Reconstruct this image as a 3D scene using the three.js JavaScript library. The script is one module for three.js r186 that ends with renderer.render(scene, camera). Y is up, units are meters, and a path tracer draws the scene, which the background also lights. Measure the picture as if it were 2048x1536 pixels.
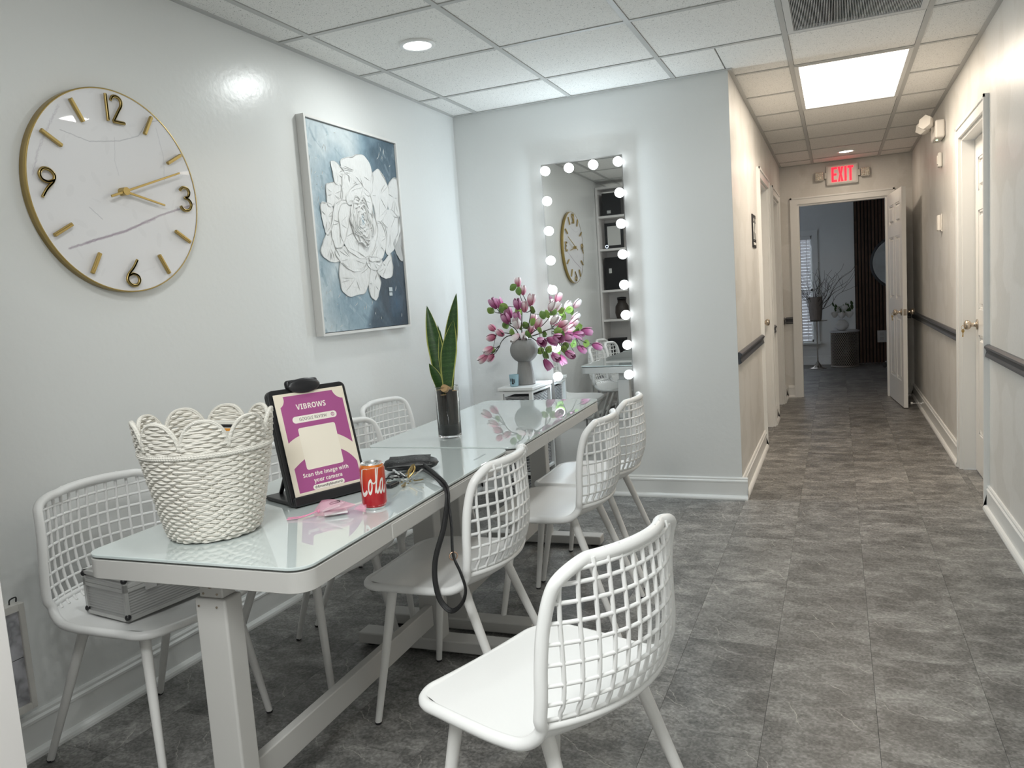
import * as THREE from 'three';
import { RoundedBoxGeometry } from 'three/addons/geometries/RoundedBoxGeometry.js';
import { mergeGeometries } from 'three/addons/utils/BufferGeometryUtils.js';
import { RectAreaLightUniformsLib } from 'three/addons/lights/RectAreaLightUniformsLib.js';
import { FontLoader } from 'three/addons/loaders/FontLoader.js';
import { TextGeometry } from 'three/addons/geometries/TextGeometry.js';

RectAreaLightUniformsLib.init();
const scene = new THREE.Scene();
// ---------------------------------------------------------------- camera
const camera = new THREE.PerspectiveCamera(52.76, 2048 / 1536, 0.05, 60);
camera.position.set(0, 1.233, 0);
camera.rotation.set(-0.1087, 0.4019, -0.0681, 'YXZ');
// ---------------------------------------------------------------- sky (seen only through the lobby window blinds)
scene.background = new THREE.Color().setRGB(0.80, 0.90, 1.05);
scene.backgroundIntensity = 2.2;
// ---------------------------------------------------------------- exposure
const renderer = new THREE.WebGLRenderer({ antialias: true });
renderer.toneMapping = THREE.LinearToneMapping;
renderer.toneMappingExposure = 2.12;
renderer.shadowMap.enabled = true;
renderer.shadowMap.type = THREE.PCFSoftShadowMap;
// ---------------------------------------------------------------- light levels (fittings are built further down)
const LIGHT = {
  corridorPanel: { color: [1.0, 0.84, 0.66], L: 4.6 },
  addedRoomPanel: { color: [0.97, 1.0, 0.985], L: 12 },
  downlight: { color: [0.95, 1.0, 0.99], L: 62 },
  corridorDown: { color: [1.0, 0.84, 0.66], L: 48 },
  bulb: { color: [0.76, 0.91, 1.0], I: 0.034 },
  nearDown: { color: [0.97, 1.0, 0.985], L: 58 },
  exit: { color: [1.0, 0.03, 0.08], L: 0.35 },
};

// ---------------------------------------------------------------- helpers
let seed = 20240611;
const rnd = () => { seed = (seed * 1664525 + 1013904223) >>> 0; return seed / 4294967296; };
const rr = (a, b) => a + (b - a) * rnd();
const V = (x, y, z) => new THREE.Vector3(x, y, z);
const taken = {};
function numbered(n) { const c = taken[n] = (taken[n] ?? -1) + 1; return c ? `${n}_${String(c).padStart(3, '0')}` : n; }
function put(o) { o.traverse?.((m) => { if (m.isMesh) { m.castShadow = true; m.receiveShadow = true; } }); return o; }
function mesh(name, geo, mat, parent) {
  const m = new THREE.Mesh(Array.isArray(geo) ? merge(geo) : geo, mat);
  m.name = parent ? name : numbered(name); m.castShadow = m.receiveShadow = true;
  (parent || scene).add(m); return m;
}
function thing(name, label, category, pos = [0, 0, 0], turn = 0, group) {
  const o = new THREE.Group(); o.name = numbered(name); o.position.set(...pos); o.rotation.y = turn; scene.add(o);
  o.userData = { label, category }; if (group) o.userData.group = group; return o;
}
function tag(o, label, category, group) { o.userData.label = label; o.userData.category = category; if (group) o.userData.group = group; return o; }
function struct(name, label, geo, mat) {
  const o = geo ? mesh(name, geo, mat) : new THREE.Group();
  if (!geo) { o.name = numbered(name); scene.add(o); }
  o.userData = { kind: 'structure', label, category: name.split('_')[0] }; return o;
}
function merge(list) {
  const l = list.map((g) => { let q = g.index ? g.toNonIndexed() : g; if (!q.attributes.uv) q.setAttribute('uv', new THREE.BufferAttribute(new Float32Array(q.attributes.position.count * 2), 2)); for (const k of Object.keys(q.attributes)) if (!['position', 'normal', 'uv', 'color'].includes(k)) q.deleteAttribute(k); return q; });
  return mergeGeometries(l, false);
}
const bx = (w, h, d, x = 0, y = 0, z = 0) => new THREE.BoxGeometry(w, h, d).translate(x, y, z);
const rb = (w, h, d, r, x = 0, y = 0, z = 0, s = 2) => new RoundedBoxGeometry(w, h, d, s, Math.min(r, w / 2.01, h / 2.01, d / 2.01)).translate(x, y, z);
const mm = (x0, x1, y0, y1, z0, z1) => bx(x1 - x0, y1 - y0, z1 - z0, (x0 + x1) / 2, (y0 + y1) / 2, (z0 + z1) / 2);
const cyl = (r0, r1, h, x = 0, y = 0, z = 0, n = 24) => new THREE.CylinderGeometry(r1, r0, h, n).translate(x, y + h / 2, z);
const lathe = (pts, n = 48) => new THREE.LatheGeometry(pts.map((p) => new THREE.Vector2(p[0], p[1])), n);
const sph = (r, x = 0, y = 0, z = 0, a = 20, b = 14) => new THREE.SphereGeometry(r, a, b).translate(x, y, z);
// uv in metres from the dominant direction of each face
function muv(g, s = 1, ou = 0, ov = 0) {
  if (g.index) g = g.toNonIndexed();
  const p = g.attributes.position, n = g.attributes.normal, a = new Float32Array(p.count * 2);
  for (let i = 0; i < p.count; i++) {
    const x = Math.abs(n.getX(i)), y = Math.abs(n.getY(i)), z = Math.abs(n.getZ(i));
    let u, v;
    if (y >= x && y >= z) { u = p.getX(i); v = p.getZ(i); } else if (x >= z) { u = p.getZ(i); v = p.getY(i); } else { u = p.getX(i); v = p.getY(i); }
    a[2 * i] = u / s + ou; a[2 * i + 1] = v / s + ov;
  }
  g.setAttribute('uv', new THREE.BufferAttribute(a, 2)); return g;
}
// swept tube with its own radius along the path and an optional flattening
function tube(pts, rad, sides = 8, closed = false, flat = 1, caps = true) {
  const n = pts.length, pos = [], nor = [], uv = [], idx = [];
  const T = pts.map((p, i) => { const a = closed ? pts[(i - 1 + n) % n] : pts[Math.max(0, i - 1)], b = closed ? pts[(i + 1) % n] : pts[Math.min(n - 1, i + 1)]; return b.clone().sub(a).normalize(); });
  let N = Math.abs(T[0].y) < 0.9 ? V(0, 1, 0) : V(1, 0, 0);
  N.sub(T[0].clone().multiplyScalar(N.dot(T[0]))).normalize();
  let len = 0; const rows = closed ? n + 1 : n;
  for (let k = 0; k < rows; k++) {
    const i = k % n; N = N.clone().sub(T[i].clone().multiplyScalar(N.dot(T[i]))).normalize();
    const B = T[i].clone().cross(N), r = typeof rad === 'function' ? rad(k / (rows - 1)) : rad;
    if (k) len += pts[i].distanceTo(pts[(k - 1) % n]);
    for (let s = 0; s <= sides; s++) {
      const a = s / sides * Math.PI * 2, c = Math.cos(a), d = Math.sin(a);
      pos.push(pts[i].x + (N.x * c * flat + B.x * d) * r, pts[i].y + (N.y * c * flat + B.y * d) * r, pts[i].z + (N.z * c * flat + B.z * d) * r);
      const q = N.clone().multiplyScalar(c / flat).add(B.clone().multiplyScalar(d)).normalize(); nor.push(q.x, q.y, q.z); uv.push(s / sides, len);
    }
  }
  for (let k = 0; k < rows - 1; k++) for (let s = 0; s < sides; s++) { const a = k * (sides + 1) + s, b = a + sides + 1; idx.push(a, a + 1, b, b, a + 1, b + 1); }
  if (!closed && caps) for (const [k, d] of [[0, -1], [rows - 1, 1]]) {
    const c = pos.length / 3, t = T[k % n], p = pts[k % n]; pos.push(p.x, p.y, p.z); nor.push(t.x * d, t.y * d, t.z * d); uv.push(0, 0);
    const b0 = pos.length / 3;
    for (let s = 0; s <= sides; s++) { const j = (k * (sides + 1) + s) * 3; pos.push(pos[j], pos[j + 1], pos[j + 2]); nor.push(t.x * d, t.y * d, t.z * d); uv.push(0, 0); }
    for (let s = 0; s < sides; s++) d > 0 ? idx.push(c, b0 + s, b0 + s + 1) : idx.push(c, b0 + s + 1, b0 + s);
  }
  const g = new THREE.BufferGeometry();
  g.setAttribute('position', new THREE.Float32BufferAttribute(pos, 3)); g.setAttribute('normal', new THREE.Float32BufferAttribute(nor, 3)); g.setAttribute('uv', new THREE.Float32BufferAttribute(uv, 2)); g.setIndex(idx);
  return g;
}
const spline = (pts, n, closed = false) => { const c = new THREE.CatmullRomCurve3(pts.map((p) => p.isVector3 ? p : V(...p)), closed, 'centripetal'); const a = c.getSpacedPoints(n); if (closed) a.pop(); return a; };
const rod = (a, b, r0, r1 = r0, sides = 12) => tube([V(...a), V(...b)], (t) => r0 + (r1 - r0) * t, sides);
// grid surface f(u,v)->Vector3
function surf(f, nu, nv, col) {
  const pos = [], uv = [], idx = [], c = [];
  for (let j = 0; j <= nv; j++) for (let i = 0; i <= nu; i++) { const p = f(i / nu, j / nv); pos.push(p.x, p.y, p.z); uv.push(i / nu, j / nv); if (col) c.push(...col(i / nu, j / nv)); }
  for (let j = 0; j < nv; j++) for (let i = 0; i < nu; i++) { const a = j * (nu + 1) + i, b = a + nu + 1; idx.push(a, a + 1, b, b, a + 1, b + 1); }
  const g = new THREE.BufferGeometry(); g.setAttribute('position', new THREE.Float32BufferAttribute(pos, 3)); g.setAttribute('uv', new THREE.Float32BufferAttribute(uv, 2)); if (col) g.setAttribute('color', new THREE.Float32BufferAttribute(c, 3)); g.setIndex(idx); g.computeVertexNormals(); return g;
}
// extruded profile (in its own xy plane) along z
function extr(shape, depth, bevel = 0, seg = 2, curve = 12) {
  return new THREE.ExtrudeGeometry(shape, { depth, bevelEnabled: bevel > 0, bevelSize: bevel, bevelThickness: bevel, bevelSegments: seg, curveSegments: curve });
}
const poly = (pts) => new THREE.Shape(pts.map((p) => new THREE.Vector2(p[0], p[1])));
function rrect(w, h, r, x = 0, y = 0) {
  const s = new THREE.Shape(), a = x - w / 2, b = y - h / 2;
  s.moveTo(a + r, b); s.lineTo(a + w - r, b); s.absarc(a + w - r, b + r, r, -Math.PI / 2, 0); s.lineTo(a + w, b + h - r); s.absarc(a + w - r, b + h - r, r, 0, Math.PI / 2); s.lineTo(a + r, b + h); s.absarc(a + r, b + h - r, r, Math.PI / 2, Math.PI); s.lineTo(a, b + r); s.absarc(a + r, b + r, r, Math.PI, 1.5 * Math.PI); return s;
}
// ---- textures
function noiseGrid(n, cells) { const g = []; for (let i = 0; i < cells * cells; i++) g.push(rnd()); return (x, y) => { const fx = x / n * cells, fy = y / n * cells; let x0 = Math.floor(fx), y0 = Math.floor(fy); let tx = fx - x0, ty = fy - y0; tx = tx * tx * (3 - 2 * tx); ty = ty * ty * (3 - 2 * ty); const m = (a) => ((a % cells) + cells) % cells; const q = (i, j) => g[m(j) * cells + m(i)]; return (q(x0, y0) * (1 - tx) + q(x0 + 1, y0) * tx) * (1 - ty) + (q(x0, y0 + 1) * (1 - tx) + q(x0 + 1, y0 + 1) * tx) * ty; }; }
function fbm(n, base, oct) { const l = []; for (let o = 0; o < oct; o++) l.push(noiseGrid(n, base << o)); return (x, y) => { let s = 0, a = 0.5, t = 0; for (const f of l) { s += f(x, y) * a; t += a; a *= 0.5; } return s / t; }; }
function dataTex(n, f, srgb = true, m = n) {
  const d = new Uint8Array(n * m * 4);
  for (let y = 0; y < m; y++) for (let x = 0; x < n; x++) { const c = f(x, y), i = (y * n + x) * 4; if (typeof c === 'number') d[i] = d[i + 1] = d[i + 2] = Math.max(0, Math.min(255, c * 255)); else for (let k = 0; k < 3; k++) d[i + k] = Math.max(0, Math.min(255, c[k] * 255)); d[i + 3] = 255; }
  const t = new THREE.DataTexture(d, n, m); t.magFilter = THREE.LinearFilter; t.minFilter = THREE.LinearMipmapLinearFilter; t.generateMipmaps = true; t.wrapS = t.wrapT = THREE.RepeatWrapping; if (srgb) t.colorSpace = THREE.SRGBColorSpace; t.needsUpdate = true; return t;
}
function canvasTex(w, h, draw) { const c = document.createElement('canvas'); c.width = w; c.height = h; draw(c.getContext('2d'), w, h); const t = new THREE.CanvasTexture(c); t.colorSpace = THREE.SRGBColorSpace; t.wrapS = t.wrapT = THREE.RepeatWrapping; return t; }
const std = (rgb, rough = 0.6, o = {}) => new THREE.MeshStandardMaterial({ color: new THREE.Color().setRGB(...rgb), roughness: rough, ...o });
const phy = (rgb, rough = 0.6, o = {}) => new THREE.MeshPhysicalMaterial({ color: new THREE.Color().setRGB(...rgb), roughness: rough, ...o });
const glow = (rgb, k, base = [1, 1, 1]) => new THREE.MeshStandardMaterial({ color: new THREE.Color().setRGB(...base), roughness: 0.5, emissive: new THREE.Color().setRGB(...rgb), emissiveIntensity: k });
function rectLight(cfg, w, h, pos, look) { const l = new THREE.RectAreaLight(new THREE.Color().setRGB(...cfg.color), cfg.L, w, h); l.position.set(...pos); l.lookAt(...look); scene.add(l); return l; }

// ---------------------------------------------------------------- room measures (metres, floor at y = 0)
const XL = -2.199, XR = 0.698, XC = -0.522, ZB = -4.514, ZE = -8.65, ZN = 2.4, ZF = -11.95, H = 2.389, TH = 0.12;
const GX = -2.0314, GZ = -4.0613, G = 0.6096;      // ceiling grid origin and pitch

// ---------------------------------------------------------------- materials
const peel = (() => { const a = fbm(512, 48, 3); return dataTex(512, (x, y) => a(x, y), false); })();
const wallMat = phy([0.80, 0.81, 0.80], 0.27, { bumpMap: peel, bumpScale: 0.00045, specularIntensity: 1.0 });
const patchTex = (() => { const a = fbm(512, 3, 5), b = noiseGrid(512, 6), c = noiseGrid(512, 90); return dataTex(512, (x, y) => { const s = b(x, y) * 0.5 + a(x, y) * 0.5; const k = (s > 0.56 ? 0.028 : 0) * Math.min(1, (s - 0.56) * 22) + (c(x, y) - 0.5) * 0.012; return [0.885 - k, 0.880 - k * 1.05, 0.866 - k * 1.2]; }); })();
const hallMat = phy([1, 1, 1], 0.34, { map: patchTex, bumpMap: peel, bumpScale: 0.00035, specularIntensity: 0.8 });
const trimMat = phy([0.83, 0.835, 0.82], 0.32);
const railMat = phy([0.052, 0.056, 0.066], 0.35);
const doorMat = phy([0.83, 0.825, 0.805], 0.33);
const whitePlastic = phy([0.80, 0.80, 0.785], 0.38);
const chairMat = phy([0.86, 0.86, 0.85], 0.36);
const legMat = phy([0.80, 0.79, 0.77], 0.42);
const brass = std([0.60, 0.43, 0.17], 0.28, { metalness: 1 });
const nickel = std([0.60, 0.52, 0.43], 0.25, { metalness: 1 });
const chrome = std([0.85, 0.86, 0.88], 0.12, { metalness: 1 });
const black = phy([0.012, 0.012, 0.014], 0.38);
const blackRough = std([0.014, 0.014, 0.016], 0.75);
const glassThin = new THREE.MeshPhysicalMaterial({ color: 0xffffff, roughness: 0.02, transmission: 1, thickness: 0, ior: 1.5 });
const mirrorMat = std([0.93, 0.95, 0.95], 0.01, { metalness: 1 });

// ================================================================ FLOOR
{
  const fl = struct('floor', 'dark grey stone-look floor tiles with pale veins');
  const base = std([0.03, 0.03, 0.03], 0.8);
  mesh('subfloor', [mm(XL - TH, XR + TH, -0.1, -0.006, ZE, ZN), mm(-2.0, 2.2, -0.1, -0.006, ZF - TH, ZE)], base, fl);
  // eight tile faces in one sheet
  const TW = 384, TLn = 768, NX = 4, NY = 2;
  const slate = canvasTex(TW * NX, TLn * NY, (c) => {
    const W = TW * NX, Hh = TLn * NY, im = c.createImageData(W, Hh), rid = fbm(1536, 12, 5), fine = fbm(1536, 190, 3), mid = fbm(1536, 14, 5), big = fbm(1536, 5, 3);
    for (let y = 0; y < Hh; y++) for (let x = 0; x < W; x++) {
      const ti = Math.floor(x / TW), tj = Math.floor(y / TLn), k = (ti * 7 + tj * 3) % 8, tone = 0.46 + (k % 4 - 1.5) * 0.014;
      const m = mid(x * 0.8 + y * 0.35 + k * 90, y * 1.1 - x * 0.3 + k * 61), f = fine(x, y), b = big(x + k * 200, y + k * 130);
      const rg = Math.pow(1 - Math.abs(2 * rid(x * 0.7 - y * 0.5 + k * 150, y * 1.3 + x * 0.2 + k * 77) - 1), 9);
      const cr = Math.abs(m - 0.5) < 0.012 ? -0.05 : 0;
      const v = tone + (m - 0.5) * 0.26 + (b - 0.5) * 0.13 + (f - 0.5) * 0.26 + rg * 0.10 - 0.03 + cr, i = (y * W + x) * 4;
      im.data[i] = v * 255; im.data[i + 1] = v * 255 * 0.99; im.data[i + 2] = v * 255 * 0.968; im.data[i + 3] = 255;
    }
    c.putImageData(im, 0, 0);
    for (let ti = 0; ti < NX; ti++) for (let tj = 0; tj < NY; tj++) {
      c.save(); c.beginPath(); c.rect(ti * TW, tj * TLn, TW, TLn); c.clip();
      for (let q = 0; q < 30; q++) {
        const strong = q < 6; let x = ti * TW + rr(-0.05, 0.85) * TW, y = tj * TLn + rnd() * TLn, ang = rr(0.35, 1.0); const n = strong ? 26 + Math.floor(rnd() * 26) : 8 + Math.floor(rnd() * 14), a = strong ? rr(0.6, 0.95) : rr(0.16, 0.45), home = ang;
        for (let s = 0; s < n; s++) {
          ang += rr(-0.7, 0.7); ang = ang * 0.72 + home * 0.28; const px = x, py = y, st = rr(4, 8); x += Math.cos(ang) * st; y += Math.sin(ang) * st; const fade = Math.sin((s + 1) / (n + 1) * Math.PI);
          if (strong) { c.strokeStyle = `rgba(200,195,186,${0.10 * fade})`; c.lineWidth = rr(6, 13); c.beginPath(); c.moveTo(px, py); c.lineTo(x, y); c.stroke(); }
          c.strokeStyle = `rgba(214,209,200,${a * fade * rr(0.4, 1)})`; c.lineWidth = strong ? rr(1.2, 3.4) : rr(0.7, 1.8); c.beginPath(); c.moveTo(px, py); c.lineTo(x, y); c.stroke();
          if (rnd() < 0.4) { c.strokeStyle = `rgba(34,32,30,${0.35 * fade})`; c.lineWidth = rr(1, 2.5); c.beginPath(); c.moveTo(px + 3, py - 3); c.lineTo(x + 3, y - 3); c.stroke(); }
        }
      }
      c.restore();
    }
  });
  const m = phy([1, 1, 1], 0.40, { map: slate, bumpMap: peel, bumpScale: 0.0005, specularIntensity: 0.7 });
  const PW = 0.2935, PL = 0.585, gap = 0.0005;
  const tileAt = (x0, x1, z0, z1, fx, fz) => {
    if (x1 - x0 < 0.012 || z1 - z0 < 0.012) return;
    const g = rb(x1 - x0 - gap, 0.006, z1 - z0 - gap, 0.0006, (x0 + x1) / 2, -0.003, (z0 + z1) / 2, 1), p = g.attributes.position, uv = g.attributes.uv;
    const k = Math.floor(rnd() * 8), flip = rnd() < 0.4, ci = k % NX, cj = Math.floor(k / NX);
    for (let i = 0; i < p.count; i++) { let u = (p.getX(i) - fx) / PW, v = (p.getZ(i) - fz) / PL; if (flip) { u = 1 - u; v = 1 - v; } u = Math.min(0.995, Math.max(0.005, u)); v = Math.min(0.995, Math.max(0.005, v)); uv.setXY(i, (ci + u) / NX, 1 - (cj + v) / NY); }
    mesh('floor_tile', g, m, fl);
  };
  const field = (x0, x1, z0, z1) => {
    for (let i = Math.floor((x0 - 0.08) / PW); i <= Math.ceil((x1 - 0.08) / PW); i++) {
      const a = 0.08 + i * PW, off = (((i % 2) + 2) % 2) ? -2.308 : -2.057;
      for (let j = -30; j < 30; j++) { const b = off + j * PL; const X0 = Math.max(x0, a), X1 = Math.min(x1, a + PW), Z0 = Math.max(z0, b), Z1 = Math.min(z1, b + PL); if (X1 > X0 && Z1 > Z0) tileAt(X0, X1, Z0, Z1, a, b); }
    }
  };
  field(XL, XR, ZB, 0.7); field(XC, XR, ZE, ZB); field(-1.2, 1.1, ZF, ZE); field(XR, XR + 0.12, -5.38, -4.575); field(XC - 0.12, XC, -6.86, -6.10); field(XC - 0.12, XC, -8.13, -7.37);
}
// ================================================================ CEILING
{
  const ce = struct('ceiling', 'suspended ceiling of pitted white mineral tiles in a metal grid');
  const pit = (() => { const n = 1024, h = new Float32Array(n * n).fill(1); for (let q = 0; q < 3400; q++) { const x = Math.floor(rnd() * n), y = Math.floor(rnd() * n), r = rnd() < 0.15 ? rr(3, 4.4) : rr(1.3, 2.6), d = rr(0.35, 0.8), ex = rr(0.6, 1.8); for (let j = -6; j <= 6; j++) for (let i = -6; i <= 6; i++) { const dd = Math.hypot(i / ex, j * ex) / r; if (dd < 1) { const k = ((y + j + n) % n) * n + (x + i + n) % n; h[k] = Math.min(h[k], 1 - d * (1 - dd * dd)); } } } return h; })();
  const gr = noiseGrid(1024, 256);
  const cmap = dataTex(1024, (x, y) => { const v = 0.925 - (1 - pit[y * 1024 + x]) * 0.62 + (gr(x, y) - 0.5) * 0.05; return [v, v * 0.995, v * 0.98]; });
  const cb = dataTex(512, (x, y) => pit[(y * 2) * 1024 + x * 2] * 0.8 + 0.2 * gr(x * 2, y * 2), false);
  const tm = std([1, 1, 1], 0.95, { map: cmap, bumpMap: cb, bumpScale: 0.002 });
  const tee = phy([0.50, 0.50, 0.485], 0.45), dark = std([0.02, 0.02, 0.02], 0.9);
  mesh('plenum_deck', [mm(XL - TH, XR + TH, H + 0.03, H + 0.12, ZB, ZN + TH), mm(XC - TH, XR + TH, H + 0.03, H + 0.12, ZE, ZB)], dark, ce);
  const skip = (i, j) => (i === 3 && (j === 1 || j === 2 || j === -1)) || (i === 2 && (j === -7 || j === -8));
  const cell = (x0, x1, z0, z1) => { const a = 0.0135, g = muv(mm(x0 + a, x1 - a, H + 0.004, H + 0.018, z0 + 0.0135, z1 - 0.0155), G, rnd(), rnd()); mesh('ceiling_tile', g, tm, ce); };
  for (let i = -1; i < 5; i++) for (let j = -11; j < 8; j++) {
    const hall = j >= 0; let x0 = GX + i * G, x1 = x0 + G, z1 = GZ - j * G, z0 = z1 - G;
    let lx = XL + 0.008, hx = XR - 0.008;
    x0 = Math.max(x0, lx); x1 = Math.min(x1, hx); z1 = Math.min(z1, ZN); 
    if (skip(i, j)) continue;
    if (!hall) { if (x1 - x0 > 0.04 && z1 > z0) cell(x0, x1, z0, z1); continue; }
    if (j === 0) { // row crossing the back wall: full depth only in the hall
      if (x1 <= XC) { cell(x0, x1, Math.max(z0, ZB + 0.008), z1); continue; }
      if (x0 < XC) { cell(x0, XC, Math.max(z0, ZB + 0.008), z1); cell(XC - 0.02, x1, z0, z1); continue; }
      cell(x0, x1, z0, z1); continue;
    }
    x0 = Math.max(x0, XC + 0.008); z0 = Math.max(z0, ZE + 0.008);
    if (x1 - x0 > 0.04 && z1 - z0 > 0.04) cell(x0, x1, z0, z1);
  }
  const T2 = 0.012, ty = [H, H + 0.0045];
  for (let k = 0; k < 5; k++) { const x = GX + k * G; mesh('main_tee', mm(x - T2, x + T2, ty[0], ty[1], k < 3 ? ZB + 0.02 : ZE + 0.02, ZN), tee, ce); }
  for (let j = -10; j < 8; j++) { const z = GZ - j * G; if (z < ZE + 0.05) continue; for (let k = -1; k < 5; k++) { let a = Math.max(GX + k * G + T2, z < ZB ? XC + 0.02 : XL + 0.02), b = Math.min(GX + (k + 1) * G - T2, XR - 0.02); if (b - a < 0.03 || (k === 3 && j === 2)) continue; mesh('cross_tee', mm(a, b, ty[0] + 0.0002, ty[1], z - T2, z + T2), tee, ce); } }
  const wa = 0.022;
  mesh('wall_angle', mm(XL, XL + wa, ty[0] - 0.001, ty[1], ZB, ZN), tee, ce);
  mesh('wall_angle', mm(XL + wa, XC, ty[0] - 0.001, ty[1], ZB, ZB + wa), tee, ce);
  mesh('wall_angle', mm(XC, XC + wa, ty[0] - 0.001, ty[1], ZE, ZB + wa), tee, ce);
  mesh('wall_angle', mm(XR - wa, XR, ty[0] - 0.001, ty[1], ZE, ZN), tee, ce);
  mesh('wall_angle', mm(XC + wa, XR - wa, ty[0] - 0.001, ty[1], ZE, ZE + wa), tee, ce);
}
// ================================================================ WALLS
const TOP = H + 0.03;
function wallAlongZ(xa, xb, z0, z1, open) { // openings [z0,z1,y1]
  const g = []; let z = z0; for (const [a, b, y] of open) { if (a > z) g.push(mm(xa, xb, 0, TOP, z, a)); g.push(mm(xa, xb, y, TOP, a, b)); z = b; } g.push(mm(xa, xb, 0, TOP, z, z1)); return muv(merge(g), 0.9);
}
const RD = [-5.40, -4.555, 2.0];                                       // door opening in the right wall
const LD1 = [-6.88, -6.08, 2.0], LD2 = [-8.15, -7.35, 2.0];              // two doors on the left of the hall
const ED = [-0.36, 0.475, 2.0];                                        // doorway at the end of the hall
struct('wall_left', 'glossy white-grey painted wall carrying the clock and painting', muv(mm(XL - TH, XL, 0, TOP, ZB - TH, ZN + TH), 0.9), wallMat);
struct('wall_back', 'pale blue-grey painted wall behind the bulb-lit mirror', muv(mm(XL, XC - 0.001, 0, TOP, ZB - TH, ZB), 0.9), wallMat);
struct('wall_hall_left', 'hallway wall with two white doorways, patched paint', wallAlongZ(XC - 0.12, XC, ZE - 0.1, ZB - 0.001, [LD2, LD1]), hallMat);
struct('wall_right', 'long hallway wall with charcoal chair rail and panelled door', wallAlongZ(XR, XR + TH, ZE - 0.1, ZN + TH, [RD]), hallMat);
struct('wall_hall_end', 'short wall around the open doorway under the exit sign', muv(merge([mm(XC, ED[0], 0, TOP, ZE - 0.1, ZE), mm(ED[1], XR, 0, TOP, ZE - 0.1, ZE), mm(ED[0], ED[1], ED[2], TOP, ZE - 0.1, ZE)]), 0.9), hallMat);
struct('wall_front', 'plain wall closing the room behind the camera', muv(mm(XL, XR, 0, TOP, ZN, ZN + TH), 0.9), wallMat);
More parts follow.
